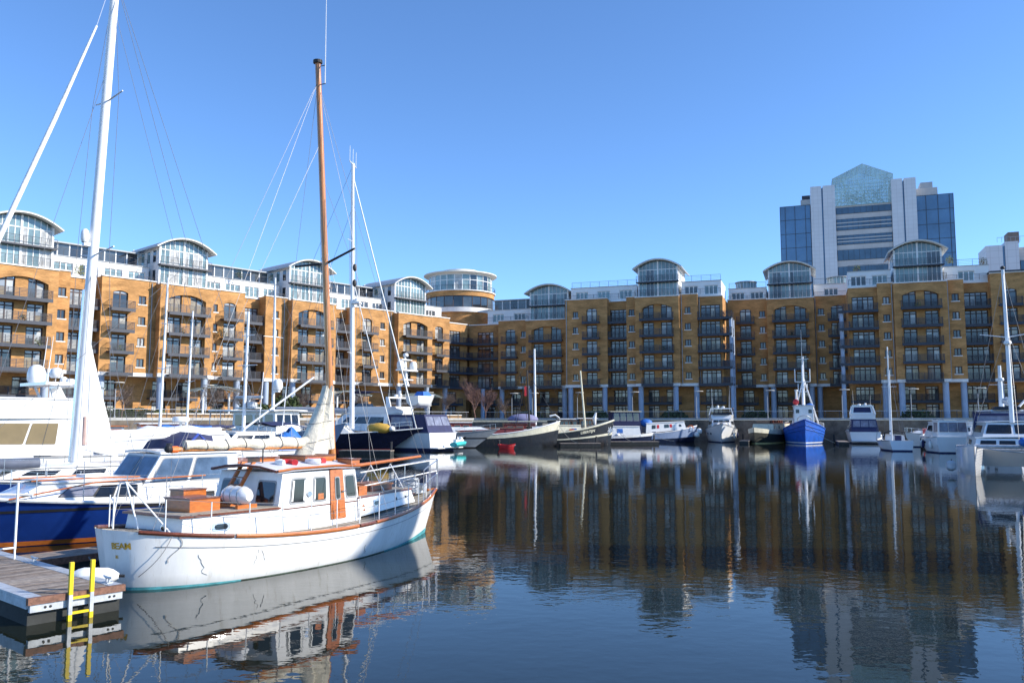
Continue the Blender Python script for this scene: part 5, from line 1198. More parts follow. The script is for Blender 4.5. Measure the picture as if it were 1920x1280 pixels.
# grey-blue hulled trawler yacht with the slim mast
H = Hull(19, 5.0, 1.9, 1.7, 3.0, rake=2.2, over=.5, flare=.2, tw=.75); r = boat('trawler_yacht', 'pale blue-grey hulled trawler yacht with white wheelhouse and slim white mast, bow hidden by sail', 'boat', (-22.9, 82.2), -36, H, LILAC, TEAK, WHITEP, WHITEP, (0, .12))
for x in (-6.5, -4.6, -2.4, .2):
    for sd in (-1, 1):
        p = H.atz(H.tx(x), sd, 1.05, .0); mb = MB(); mb.tube(p, p + V((0, sd * .05, 0)), .22, n=14); o = mb.build('porthole', BLK, r)
hs, F = house(r, 'wheelhouse', -5.2, 1.5, 1.7, 1.5, 1.75, 4.1, rf=.35, tum=.06, m=WHITEP, frame=WHITEP, wm=BWIN, wins={s_: [(.06 + .235 * k, .24 + .235 * k, .40, .86) for k in range(4)] for s_ in ('P', 'S')} | {'F': [(.06, .33, .45, .86), (.37, .63, .45, .86), (.67, .94, .45, .86)], 'A': [(.1, .4, .4, .85), (.6, .9, .1, .85)]}, roof=WHITEP, over=.6, rth=.1)
mb = MB(); mb.hexa([(-9, -1.9, 4.15), (-5.2, -1.9, 4.15), (-5.2, 1.9, 4.15), (-9, 1.9, 4.15)], [(-9, -1.9, 4.27), (-5.2, -1.9, 4.27), (-5.2, 1.9, 4.27), (-9, 1.9, 4.27)])
for x in (-8.8, -7.0): mb.tube((x, -1.8, 1.9), (x, -1.8, 4.15), .04, n=5); mb.tube((x, 1.8, 1.9), (x, 1.8, 4.15), .04, n=5)
mb.build('aft_awning', WHITEP, r)
mo = mast(r, (-1.0, 0, 4.2), (-1.2, 0, 17.5), .16, .10, mat('pale_grey_mast', (.62, .66, .72), .35), ((.55, 1.2, 0),)); radome(mo, (-.35, 0, 6.2), .48, 1.1, 'satellite_dome'); mb = MB(); mb.box(-1.0, -.12, 6.0, -.1, .12, 6.18); mb.build('dome_bracket', ALU, mo)
stays(r, [((-1.2, 0, 17), (8.6, 0, 3.0)), ((-1.2, 0, 17), (-9, 0, 2.1)), ((-1.1, 0, 12), (-1.2, 2.2, 1.9)), ((-1.1, 0, 12), (-1.2, -2.2, 1.9))], .014)
clutter(r, H, -8.5, 7, 13, 8); rails(r, H, -9, 8.6, .8, 14, (-1, 1), WHITEP, 2, .08, .02, rw=.012)
# navy sloop with the white mast and spreaders
H = Hull(20, 4.8, 1.9, 1.8, 2.4, rake=3.6, over=1.8, flare=.15, tw=.55, full=1.9); r = boat('navy_sloop', 'navy hulled sloop with raked bow, ochre dinghy cover and the tall white spreader mast', 'boat', (-19.3, 88.5), -5, H, NAVY, TEAK, WHITEP, REDAF, (-.05, .25), railr=.06)
house(r, 'coachroof', -5.5, 2.6, 1.5, 1.1, 1.85, 2.55, rf=.9, tum=.15, m=WHITEP, wins={s_: [(.1, .3, .3, .75), (.4, .6, .3, .75), (.7, .85, .3, .75)] for s_ in ('P', 'S')}, roof=WHITEP)
mo = mast(r, (2.4, 0, 2.3), (2.0, 0, 31.0), .27, .17, ALU, ((.28, 1.4, .0), (.70, 1.4, 0)))
mb = MB(); mb.tube((2.0, -1.25, 30.9), (2.0, 1.25, 30.9), .06, n=6)
for y in (-1.2, 0, 1.2): mb.tube((2.0, y, 30.9), (2.0, y, 32.6), .03, n=5)
mb.build('masthead_aerials', ALU, mo); radome(mo, (2.75, 0, 15.8), .35, .4, 'radar_dome'); mb = MB(); mb.box(2.2, -.5, 15.6, 3.1, .5, 15.78); mb.build('radar_platform', ALU, mo)
for sd in (-1, 1): stays(r, [((2.0, 0, 30.5), (2.2, sd * 1.4, 22.2)), ((2.2, sd * 1.4, 22.2), (2.35, sd * 1.4, 10.3)), ((2.35, sd * 1.4, 10.3), H.edge(1.8, sd))], .02)
stays(r, [((2.05, 0, 29.5), (9.3, 0, 2.4))], .075, SAILW, 'furled_headsail'); stays(r, [((2.15, 0, 18.5), (6.6, 0, 2.3))], .05, SAILW, 'furled_staysail'); stays(r, [((2.0, 0, 30.8), (-9.6, 0, 2.0)), ((2.0, 0, 26), (-6, 0, 3.5))], .018)
mb = MB(); mb.tube((2.2, 0, 4.0), (-6.0, 0, 4.3), .14, n=8); bo = mb.build('boom', ALU, r, True); mb = MB(); mb.path([(1.9, 0, 4.2), (-2, 0, 4.35), (-5.8, 0, 4.5)], [.32, .28, .16], 10); mb.build('sail_cover', mat('grey_sail_cover', (.30, .33, .38), .8), bo, True)
clutter(r, H, -8, 8, 14, 9); rails(r, H, -9, 8.8, .8, 12, (-1, 1), STEEL, 2, .1, .02, rw=.012)
dk = thing('covered_dinghy', 'upturned dinghy under an ochre cover on the navy sloop deck', 'dinghy', (-13.8, 86.9, 2.1), R(-5)); mb = MB(); mb.path([(-1.2, 0, .2), (-.9, 0, .27), (0, 0, .32), (.8, 0, .27), (1.2, 0, .22)], [.3, .5, .55, .48, .2], 14); mb.build('cover', KAYAK, dk, True); mb = MB(); mb.ball((1.35, 0, .25), .32, .4, .28); mb.build('white_end', WHITEP, dk, True)
# big white flybridge yacht showing its stern
r, H = cruiser('flybridge_yacht', 'large white flybridge motor yacht with navy aft canopy and a tender on top', (-16.0, 94.2), 150, 20, 5.6, 1.9, 1.9, 2.9, fly=True, canopy=CANV, h1=2.0, h2=1.1, x0=-.22, x1=.24, platform=True, deckm=WHITE, fend=(1, 'flybridge yacht with the tender'))
H.stripe(.05, .3, out=.016).build('boot_band', CANV, r)
mb = MB(); mb.path([(-5.2, 0, 6.9), (-5.0, 0, 7.6), (-4.8, 0, 10.2)], [.25, .18, .12], 8); mb.box(-5.5, -1.5, 8.6, -4.7, 1.5, 8.75); mb.box(-5.3, -.9, 7.6, -4.8, .9, 7.7); mb.box(-5.2, -.8, 9.8, -4.6, 1.0, 9.9); mo = mb.build('radar_mast', WHITE, r)
for y, s_ in ((-1.15, .42), (1.15, .42)): radome(mo, (-5.1, y, 8.75), s_, 1.0, 'satellite_dome')
radome(mo, (-4.9, 0, 10.2), .3, .4, 'dome')
mb = MB(); rings = [[V((x, -1.7 + 3.4 * k / 6, z)) for k in range(7)] for x, z in ((-1.6, 6.3), (.6, 6.5), (2.0, 6.2))]; mb.loft(rings, closed=False); mb.build('flybridge_bimini', CANV, r)
td = thing('yacht_tender', 'small white tender with a blue cover carried on the flybridge yacht roof', 'dinghy', (-9.6, 90.2, 4.75), R(60)); Ht = Hull(4.2, 1.9, .75, .75, 1.0, rake=.6, tw=.9); me = Ht.mesh(16).mesh('hull', WHITE, True); fix_normals(me); put('hull', me, td, (0, 0, .3)); mb = MB(); mb.hexa([(-.9, -.7, 1.0), (.7, -.7, 1.05), (.7, .7, 1.05), (-.9, .7, 1.0)], [(-.6, -.4, 1.55), (.3, -.4, 1.55), (.3, .4, 1.55), (-.6, .4, 1.55)]); mb.build('blue_cover', CANVB, td)
js = thing('jet_ski', 'turquoise and white jet ski on the flybridge yacht bathing platform', 'jet ski', (-5.6, 88.9, .42), R(65)); mb = MB(); rings = [[V((x, w_ * math.cos(a), max(-.05, z + h_ * math.sin(a)))) for a in [2 * math.pi * k / 10 for k in range(10)]] for x, w_, h_, z in ((-1.3, .45, .25, .25), (-.4, .55, .3, .3), (.6, .5, .32, .34), (1.5, .08, .08, .45))]; mb.loft(rings, True, True); mb.build('hull', JETW, js, True); mb = MB(); mb.box(-1.0, -.18, .5, .1, .18, .78); mb.hexa([(.1, -.25, .55), (.8, -.2, .55), (.8, .2, .55), (.1, .25, .55)], [(.15, -.12, 1.05), (.4, -.12, 1.0), (.4, .12, 1.0), (.15, .12, 1.05)]); mb.tube((.2, -.4, 1.05), (.2, .4, 1.05), .03, n=6); mb.build('seat_and_console', WHITEP, js)
# grey-white sports cruiser
r, H = cruiser('sports_cruiser', 'sleek grey and white sports cruiser pointing right, beside the big flybridge yacht', (-7.6, 98.0), -5, 12.4, 3.8, 1.6, 1.7, 2.25, hullm=GREYH, fly=False, arch=False, h1=.95, x0=-.3, x1=.12, platform=False, boot=BLK, rake=3.0, stripe=BLK, fend=(-1, 'sports cruiser'))
mb = MB(); mb.tube((2.6, -1.2, 2.0), (1.2, -1.75, 1.2), .03, n=5); mb.build('mooring_line', BLK, r)

def sloop(name, label, pos, hd, L, B, mh, hullm, cover, sd_cover=None):
    H = Hull(L, B, 1.15, 1.05, 1.45, tw=.7, rake=1.2, over=.5, flare=.13); r = boat(name, label, 'boat', pos, hd, H, hullm, TEAK, WHITEP, NAVY)
    house(r, 'coachroof', -L * .12, L * .26, B * .33, B * .2, 1.1, 1.62, rf=.7, tum=.12, m=WHITE, wins={q: [(.1, .3, .3, .75), (.4, .6, .3, .75), (.7, .85, .3, .75)] for q in 'SP'}, roof=WHITE)
    mo = mast(r, (L * .08, 0, 1.5), (L * .06, 0, mh), .11, .07, ALU, ((.45, .9, .1), (.72, .7, .1)))
    mb = MB(); mb.tube((L * .07, 0, 2.5), (-L * .32, 0, 2.6), .07, n=8); bo = mb.build('boom', ALU, r, True); mb = MB(); mb.path([(L * .065 - L * .375 * k / 12, .02 * math.sin(k * 2.), 2.68 + .03 * math.sin(k * 1.7)) for k in range(13)], [.1 + .14 * (1 - k / 14) for k in range(13)], 10); mb.build('sail_cover', cover, bo, True)
    for sd in (-1, 1): stays(r, [(V((L * .06, 0, mh - .2)), V((L * .065, sd * .8, mh * .6))), (V((L * .065, sd * .8, mh * .6)), H.edge(L * .06, sd))], .012)
    stays(r, [(V((L * .06, 0, mh)), V((L * .49, 0, 1.45))), (V((L * .06, 0, mh)), V((-L * .49, 0, 1.2)))], .012)
    mb = MB(); rings = [[V((x, -w_, z0)), V((x, -w_ * .8, z - .1)), V((x, 0, z)), V((x, w_ * .8, z - .1)), V((x, w_, z0))] for x, z, z0, w_ in ((-L * .11, 1.62, 1.6, B * .32), (-L * .15, 2.2, 1.2, B * .36), (-L * .22, 2.3, 1.5, B * .37))]; mb.loft(rings, closed=False); mb.build('sprayhood', sd_cover or cover, r, True)
    rails(r, H, -L * .45, L * .45, .65, 8, (-1, 1), STEEL, 2, .08, .016, rw=.01)
    return r
sloop('moored_sloop', 'white sloop with a blue sail cover moored behind the tarpaulin boat', (-24.5, 60.0), 232, 10.5, 3.3, 13.5, WHITE, CANVB, CANV)
sloop('moored_sloop', 'white sloop with a navy sail cover, farther back near the left quay', (-26.8, 71.0), 226, 11, 3.4, 12.5, WHITE, CANV)
# ------------------------------------------------------------------ far row
def barge(name, label, pos, hd, L, B, hs, hm, hb, hullm, topm, topz, deckm=None, rail=None, mastm=None, mh=0, railr=.07):
    H = Hull(L, B, hs, hm, hb, tw=.75, rake=.5, over=.5, flare=.06, mid=.4, full=3.2, draft=.6)
    r = boat(name, label, 'boat', pos, hd, H, hullm, deckm or MAHOG, rail, None, railr=railr)
    if topm:
        mb = MB(); N = 30
        for sd in (-1, 1):
            mb.loft([[H.pt(i / N, sd, topz, .02), H.pt(i / N, sd, 1.0, .03)] for i in range(N + 1)], closed=False)
        mb.build('top_strake', topm, r, True)
    return r, H
r, H = barge('dutch_barge', 'dark hulled sailing barge with a broad white bow strake and red deckhouse', (-2.0, 103.1), 5, 16, 4.2, 1.5, 1.5, 3.1, BLACKH, OFFW, .66, rail=WHITEP)
house(r, 'deckhouse', -6.6, -2.9, 1.6, 1.6, 1.5, 2.9, rf=.1, tum=.05, m=mat('dark_red_paint', (.15, .02, .02), .5), frame=ORST, wins={'S': [(.1, .3, .4, .8), (.4, .6, .4, .8), (.7, .9, .4, .8)], 'P': [(.1, .3, .4, .8)]}, roof=WHITEP)
house(r, 'hold_cover', -2.6, 3.6, 1.6, 1.4, 1.5, 2.2, tum=.2, m=mat('dark_red_paint', (.15, .02, .02), .5), roof=mat('brown_hatch', (.20, .10, .06), .6))
mb = MB(); mb.box(-3.0, -1.5, 3.02, 6.2, -1.35, 3.12); mb.build('lowered_spar', OFFW, r)
clutter(r, H, -7, 6.5, 15, 10); mooring(r, (7.7, 0, 2.8), (10.0, -2.5, .4)); mooring(r, (-7.6, -1, 1.5), (-9, -3, .4), .2)
mo = mast(r, (4.2, 0, 1.8), (3.9, 0, 9.4), .13, .08, BLK); stays(r, [((3.9, 0, 9.2), (7.7, 0, 3.1)), ((3.9, 0, 9.2), (2.2, 1.9, 1.7)), ((3.9, 0, 9.2), (2.2, -1.9, 1.7)), ((4.1, .2, 2), (3.0, .2, 9.3))], .03, BLK)
mb = MB(); mb.box(3.55, -.05, 6.2, 3.9, .0, 7.4); mb.build('red_pennant', REDM, mo)
mb = MB(); mb.path([(7.6, 0, 3.0), (7.9, 0, 3.5), (7.4, 0, 3.85), (6.7, 0, 3.7)], .12, 8); mb.build('tiller_hook', WHITEP, r, True)
td = thing('red_outboard_dinghy', 'red dinghy with an outboard moored at the white-strake barge', 'dinghy', (-.5, 95.2, 0), R(-20)); Ht = Hull(2.0, 1.1, .5, .45, .6, rake=.3, tw=.9); me = Ht.mesh(14).mesh('hull', REDM, True); fix_normals(me); put('hull', me, td); Ht.deck(.2).build('floor', WHITEP, td); mb = MB(); mb.box(-1.2, -.12, .2, -.95, .12, .8); mb.ball((-1.08, 0, .85), .2, .16, .16); mb.build('outboard_motor', BLK, td)
r, H = barge('tjalk_barge', 'black sailing barge with white name lettering and bow ornament, second from the red dinghy', (5.0, 107.7), 5, 16.5, 4.2, 1.5, 1.5, 3.2, BLACKH, None, .7, rail=OFFW, railr=.12)
mb = MB()
for sd in (-1, 1): mb.loft([[H.pt(i / 30, sd, .42, .03), H.pt(i / 30, sd, .52, .04)] for i in range(31)], closed=False)
mb.build('white_wale', OFFW, r, True)
def bowname(x, y): t = .78 + (x - 1.0) / 16.5; return H.pt(t, -1, .72 + y / H.sheer(t), .035)
text_mesh('LIBERTIJN', .46, OFFW, 'name_lettering', r, bowname)
house(r, 'deckhouse', -6.2, -1.9, 1.5, 1.5, 1.5, 2.7, tum=.05, m=mat('dark_red_paint', (.15, .02, .02), .5), frame=ORST, wins={'S': [(.1, .3, .4, .8), (.4, .6, .4, .8), (.7, .9, .4, .8)]}, roof=MAHOG)
mb = MB(); mb.ball((-3.6, 0, 3.3), 2.0, 1.2, .75, 14, 8); mb.build('violet_cover', mat('violet_grey_canvas', (.20, .20, .33), .8, bump=.2), r, True)
house(r, 'hold_cover', -1.0, 4.0, 1.5, 1.2, 1.6, 2.5, tum=.3, m=OFFW, roof=OFFW)
clutter(r, H, -7, 6.5, 16, 10); mooring(r, (7.9, 0, 3.0), (10.4, -2.0, .4))
mo = mast(r, (-2.0, 0, 2.6), (-2.1, 0, 12.4), .17, .12, ALU); mo2 = mast(r, (4.5, 0, 1.9), (3.9, 0, 9.6), .15, .10, OFFW, ((.72, .6, 0),))
stays(r, [((3.9, 0, 9.4), (7.9, 0, 3.2)), ((-2.1, 0, 12), (3.5, 1.6, 2)), ((-2.1, 0, 12), (-8.5, 0, 2))], .02, BLK)
mb = MB()
for k in range(9): a = 2 * math.pi * k / 9; mb.tube(H.pt(.975, -1, .62, .05), H.pt(.975, -1, .62, .05) + V((.45 * math.cos(a), -.1, .45 * math.sin(a))), .07, n=5)
mb.build('bow_ornament', WHITEP, r)
mb = MB(); mb.path([(5.8, 0, 2.6), (5.7, .1, 3.4), (5.9, 0, 4.2)], [.1, .28, .1], 8); mb.build('furled_flag', WHITEP, r)
r, H = barge('cabin_barge', 'small white cabin barge with pale orange wheelhouse and a blue round window', (12.6, 115.2), 5, 14, 3.6, 1.0, 1.0, 1.5, NAVY, WHITEP, .72, rail=None)
cb, F = house(r, 'cabin', -1.0, 5.0, 1.45, 1.1, 1.0, 2.3, rf=.2, tum=.08, m=WHITEP, frame=None, wins={'S': [(.12, .24, .35, .8, BWIN), (.44, .58, .35, .8, CANVB)], 'F': [(.35, .65, .3, .8)]}, roof=WHITEP)
clutter(r, H, -6, 6, 17, 7); mooring(r, (6.8, 0, 1.4), (9.5, -1.5, .4), .3)
house(r, 'wheelhouse', -3.6, -1.0, 1.4, 1.4, 1.0, 3.4, tum=.06, m=mat('pale_orange_wood', (.45, .22, .10), .5), frame=ORST, wm=G_MID, wins={s_: [(.06 + .235 * k, .24 + .235 * k, .45, .88) for k in range(4)] for s_ in ('S', 'F', 'P', 'A')}, roof=WHITEP, over=.3)
house(r, 'aft_shelter', -6.4, -3.6, 1.4, 1.4, 1.0, 3.3, tum=.06, m=MAHOG, frame=ORST, wm=G_DARK, wins={s_: [(.06 + .235 * k, .24 + .235 * k, .4, .88) for k in range(4)] for s_ in ('S', 'P')}, roof=WHITEP, over=.2)
r, H = barge('tug_barge', 'white topped blue tug barge with dark wheelhouse and an orange lifebuoy at its bow', (20.0, 123.6), 5, 15, 4.0, 1.2, 1.2, 2.4, NAVY, LILAC, .35, rail=WHITEP)
house(r, 'fore_cabin', -.6, 5.6, 1.6, 1.0, 1.3, 2.7, rf=.3, tum=.05, m=WHITEP, z0f=1.9, z1f=2.95, wins={'S': [(.14, .24, .4, .8), (.27, .33, .4, .8, REDM), (.46, .58, .4, .8), (.6, .66, .4, .8, REDM), (.84, .9, .4, .7)]}, roof=WHITEP)
clutter(r, H, -6.5, 6, 18, 7)
house(r, 'wheelhouse', -5.6, -1.2, 1.5, 1.5, 1.2, 4.4, tum=.05, m=CANV, frame=GRIM, wm=G_MID, wins={s_: [(.06 + .235 * k, .24 + .235 * k, .62, .92) for k in range(4)] for s_ in ('S', 'P')}, roof=OFFW, over=.3)
mb = MB(); mb.ball((-.4, -.8, 2.8), 1.0, .6, .6, 10, 6); mb.build('blue_cover', CANVB, r, True)
q = H.edge(6.3, -1, -.2); c, s = math.cos(R(5)), math.sin(R(5)); ring_buoy('orange lifebuoy hung at the tug barge bow', (20.0 + c * q.x - s * (q.y - .12), 123.6 + s * q.x + c * (q.y - .12), q.z + .1), (R(90), 0, R(-10)), ORNG, .38)
for k in range(2): fender('white ball fender at the tug barge bow, %s one' % ('upper' if k else 'lower'), (27.3 + .35 * k, 123.6 - .1 * k, 1.1 + .5 * k), .4, .8, WHITEP, (.2, 0, 1))
r, H = cruiser('bow_on_cruiser', 'white flybridge cruiser seen bow on, between the tug barge and the cream barge', (31.2, 124.6), 256, 12, 4.7, 1.7, 1.8, 2.7, h1=1.5, h2=.9, x0=-.32, x1=.2, fend=(1, 'bow-on white cruiser'))
for k, y in enumerate((-1.3, 1.3)): aerial(r, (-1.5, y, 4.4), (-1.6, y, 8.0), .03)
r, H = barge('cream_barge', 'dark barge with cream topsides and cabin, seen bow on beside the blue trawler', (37.4, 121.6), 238, 16, 4.6, 1.6, 1.6, 2.2, mat('olive_black_hull', (.035, .036, .025), .5, var=.2), OFFW, .70)
house(r, 'cabin', -5.5, 3.5, 1.7, 1.5, 1.7, 2.7, tum=.08, m=OFFW, wins={'P': [(.06, .12, .3, .75), (.3, .36, .3, .75), (.6, .66, .3, .75)]}, roof=mat('brown_hatch', (.20, .10, .06), .6))
mb = MB()
for k in range(8): mb.box(-4 + k, -.9, 2.78, -3.7 + k, .9, 3.2)
mb.build('roof_crates', MAHOG, r)
H.stripe(-.05, .12, out=.02).build('boot_stripe', mat('yellow_boot_paint', (.60, .50, .20), .5), r)
# the blue trawler
H = Hull(15, 5.6, 2.2, 1.9, 3.3, tw=.7, rake=1.0, over=.6, flare=.12, mid=.42, full=2.6, draft=.8)
r = boat('fishing_trawler', 'bright blue fishing trawler with white wheelhouse and lattice of masts, seen bow on', 'boat', (41.2, 118.0), 252, H, BLUET, TEAK, BLUET, WHITEP, (.12, .26), railr=.09)
for v in (.62, .78):
    mb = MB()
    for sd in (-1, 1): mb.path([H.pt(i / 30, sd, v, .02) for i in range(31)], .06, 6)
    mb.build('rubbing_strake', BLUET, r, True)
wh, F = house(r, 'wheelhouse', -1.0, 2.4, 1.45, 1.3, 2.0, 5.2, rf=.15, tum=.06, m=WHITEP, frame=None, wins={'F': [(.08, .26, .68, .84), (.74, .92, .68, .84)], 'P': [(.1, .28, .66, .84), (.45, .62, .66, .84)], 'S': [(.1, .28, .66, .84), (.6, .8, .66, .84)]}, roof=WHITEP, over=.15)
house(r, 'casing', -4.2, -1.0, 1.2, 1.3, 2.0, 4.0, tum=.05, m=WHITEP, roof=GREYH)
mo = mast(r, (.6, 0, 5.3), (.2, 0, 11.0), .2, .1, ALU)
mb = MB()
for z, w_, u in ((8.6, 1.0, 1.3), (7.2, .6, .8)):
    mb.tube((.4, -w_, z), (.4, w_, z), .06, n=6)
    for y in (-w_, w_): mb.tube((.4, y, z), (.4, y, z + u * 1.4), .07, n=6)
mb.build('aerial_frames', ALU, mo); aerial(mo, (.2, 0, 11.0), (.1, 0, 16.0), .04)
mb = MB(); mb.tube((-2.6, .2, 4.0), (-2.7, .2, 12.4), .14, .1, n=8); mb.tube((-2.7, .2, 9.2), (-4.8, 2.2, 2.4), .11, n=8); mb.tube((-2.7, .2, 9.2), (-2.6, -1.2, 4.2), .09, n=8); mb.tube((-2.7, .2, 9.2), (-4.4, -1.6, 2.4), .08, n=8); mb.box(-2.76, -.5, 12.0, -2.66, 1.0, 12.08); mb.build('tripod_mast', ALU, r)
mb = MB(); mb.ball((.4, -1.0, 5.75), .42, .42, .42); mb.build('red_float', REDM, r, True); mb = MB(); mb.ball((-1.4, .9, 5.2), .5, .6, .4); mb.build('blue_bundle', CANVB, r, True); mb = MB(); mb.tube((.1, -.9, 5.3), (.1, -.9, 7.3), .16, n=10); mb.tube((.1, -.9, 7.3), (.1, -.9, 7.5), .24, n=10); mb.build('exhaust_stack', WHITEP, r)
mb = MB(); mb.path([(3.3 + .5 * math.cos(a), .55 * math.sin(a) * 1.6, 3.0 + .55 * math.cos(a) + .3) for a in [2 * math.pi * k / 14 for k in range(15)]], .06, 6); mb.build('net_hoop', GALV, r)
clutter(r, H, -6.5, 5.5, 19, 9); mooring(r, (7.2, 0, 3.0), (9.5, 3.5, .3), .4)
rails(r, H, -6.8, -1, .9, 6, (-1, 1), ALU, 2, .1, .03, rw=.02)
r, H = cruiser('navy_canvas_yacht', 'white motor yacht with navy canopies, stern to the dock, right of the trawler', (50.0, 119.6), 72, 11, 4.4, 1.6, 1.6, 2.3, canopy=CANV, h1=1.8, h2=1.0, x0=-.2, x1=.2, deckm=GREYH, fend=(-1, 'navy canvas yacht'))
house(r, 'fly_canopy', -2.0, .6, 1.5, 1.3, 4.1, 5.3, ra=.3, rf=.5, tum=.25, m=WHITE, wm=CANV, wins={'A': [(.1, .9, .15, .85)]}, roof=WHITE)
# small sloop, stern on
H = Hull(9.5, 3.2, 1.1, 1.0, 1.3, tw=.72, rake=1.0, over=.2, flare=.2, tr=-.5); r = boat('small_sloop', 'small white sloop stern on with black sprayhood and two slim masts', 'boat', (41.9, 92.2), 76, H, WHITE, WHITE, GRIM, CANV)
house(r, 'coachroof', -1.2, 2.6, 1.1, .7, 1.05, 1.55, rf=.7, tum=.12, m=WHITE, wins={'S': [(.2, .5, .3, .8)], 'P': [(.2, .5, .3, .8)]}, roof=WHITE)
mb = MB(); mb.path([(-1.3, -1.1, 1.1), (-1.4, -1.0, 1.9), (-1.4, 0, 2.15), (-1.4, 1.0, 1.9), (-1.3, 1.1, 1.1)], .09, 8); mb.build('sprayhood', BLK, r, True); mb = MB(); mb.box(-3.2, -.3, 1.0, -2.7, .3, 1.6); mb.build('cockpit_console', CANV, r)
mo = mast(r, (1.0, 0, 1.5), (.8, 0, 11.4), .10, .07, ALU, ((.55, .8, 0),)); mast(r, (-2.4, .5, 1.0), (-2.5, .5, 8.6), .08, .05, ALU)
stays(r, [((.8, 0, 11.2), (4.6, 0, 1.3)), ((.8, 0, 11.2), (-4.6, 0, 1.2)), ((.85, .0, 8), (.9, 1.5, 1.1)), ((.85, 0, 8), (.9, -1.5, 1.1)), ((.8, 0, 11.2), (.9, 1.55, 1.1)), ((.8, 0, 11.2), (.9, -1.55, 1.1))], .014)
r, H = cruiser('grey_cruiser', 'pale grey motor cruiser broadside behind the red marker post', (52.0, 101.2), 185, 10, 3.6, 1.3, 1.35, 1.8, fly=True, arch=False, h1=1.2, h2=.7, topm=mat('pale_grey_gelcoat', (.55, .58, .62), .3), platform=False)
r, H = cruiser('transom_cruiser', 'small white cruiser showing a flat white transom, left of the catamaran', (44.2, 86.5), 80, 9, 3.5, 1.6, 1.45, 1.8, fly=False, arch=False, h1=1.5, x0=-.3, x1=.2, platform=False, tw=.96, fend=(1, 'flat transom cruiser'))
house(r, 'aft_cockpit', -4.2, -2.5, 1.4, 1.45, 1.55, 3.2, ra=.2, rf=-.1, tum=.1, m=WHITE, wm=CLEAR, frame=MAHOG, wins={'A': [(.05, .32, .35, .85), (.36, .64, .35, .85), (.68, .95, .35, .85)], 'S': [(.2, .8, .35, .85)], 'P': [(.2, .8, .35, .85)]}, roof=WHITE)
# catamaran at the right edge
ct = thing('catamaran', 'big white sailing catamaran bow on at the right edge', 'boat', (31.9, 53.5, 0), R(243))
for sd in (-1, 1):
    Hc = Hull(12.5, 1.7, 1.5, 1.5, 1.75, tw=.8, rake=.25, over=.3, flare=.05, mid=.4, full=2.4, draft=.4); me = Hc.mesh().mesh('hull', WHITE, True); fix_normals(me); put('hull', me, ct, (0, sd * 2.3, 0)); Hc.deck(.02).build('side_deck', WHITE, ct, loc=(0, sd * 2.3, 0))
mb = MB(); mb.hexa([(-5.5, -1.7, .45), (2.8, -1.7, .45), (2.8, 1.7, .45), (-5.5, 1.7, .45)], [(-5.5, -2.0, 1.5), (3.6, -2.0, 1.5), (3.6, 2.0, 1.5), (-5.5, 2.0, 1.5)]); mb.build('bridge_deck', WHITE, ct)
house(ct, 'deck_step', -4.5, 3.6, 2.5, 2.2, 1.5, 2.15, rf=.7, tum=.15, m=WHITE, wm=BWIN, wins={'F': [(.06, .26, .3, .78), (.30, .50, .3, .78), (.54, .74, .3, .78), (.78, .95, .3, .78)], 'P': [(.3, .6, .3, .75)], 'S': [(.3, .6, .3, .75)]}, roof=WHITE)
house(ct, 'coachroof', -4.0, 2.4, 2.1, 1.7, 2.2, 3.1, rf=1.1, tum=.3, m=WHITE, wm=BWIN, wins={'F': [(.04, .47, .25, .85), (.53, .96, .25, .85)], 'P': [(.25, .9, .3, .8)], 'S': [(.1, .75, .3, .8)]}, roof=WHITE)
house(ct, 'helm_shelter', -5.4, -3.2, 2.0, 2.0, 1.6, 3.75, tum=.1, m=CANV, wm=CLEAR, wins={'P': [(.1, .9, .4, .85)], 'S': [(.1, .9, .4, .85)], 'F': [(.05, .95, .5, .9)]}, roof=CANV)
mb = MB(); mb.tube((5.6, -2.3, 1.72), (5.6, 2.3, 1.72), .12, n=8); mb.path([(5.6, -2.3, 1.72), (6.0, -1.0, 1.5), (6.2, 0, 1.42), (6.0, 1.0, 1.5), (5.6, 2.3, 1.72)], .03, 5); mb.build('cross_beam', GALV, ct)
mb = MB(); n = 14
for k in range(n + 1): y = -1.9 + 3.8 * k / n; mb.tube((3.2, y, 1.5), (5.6, y, 1.68), .012, n=4)
for k in range(8): x = 3.2 + 2.4 * k / 7; mb.tube((x, -1.9, 1.5 + .18 * k / 7), (x, 1.9, 1.5 + .18 * k / 7), .012, n=4)
mb.build('bow_net', mat('grey_net', (.20, .21, .22), .8), ct)
mo = mast(ct, (1.4, 0, 3.1), (.7, 0, 12.9), .14, .09, ALU, ((.55, 1.5, .25),)); radome(mo, (1.3, 0, 8.0), .22, .28, 'radar_dome')
mb = MB(); mb.ball((.7, 0, 13.0), .14); mb.build('masthead_lamp', BLK, mo)
stays(ct, [((.7, 0, 12.8), (6.1, 0, 1.6)), ((.7, 0, 12.8), (-2.0, 2.3, 1.7)), ((.7, 0, 12.8), (-2.0, -2.3, 1.7)), ((1.1, 0, 9), (-1.0, 2.3, 1.7)), ((1.1, 0, 9), (-1.0, -2.3, 1.7))], .014)
mb = MB(); mb.tube((1.2, 0, 4.2), (-5.2, 0, 4.5), .11, n=8); mb.path([(.9, 0, 4.45), (-2, 0, 4.6), (-5, 0, 4.65)], [.2, .2, .12], 8); mb.build('boom', ALU, ct, True)
mb = MB(); mb.box(.95, 1.2, 6.9, 1.2, 1.24, 7.7); mb.build('red_flag', REDM, mo)
mb = MB(); mb.ball((5.9, .2, 2.0), .28, .25, .25); mb.build('blue_windlass_cover', CANVB, ct, True)
fender('grey ball fender at the catamaran bow', (26.3, 50.3, .55), .27, .62, mat('grey_fender', (.45, .47, .5), .5), (.1, 0, 1))
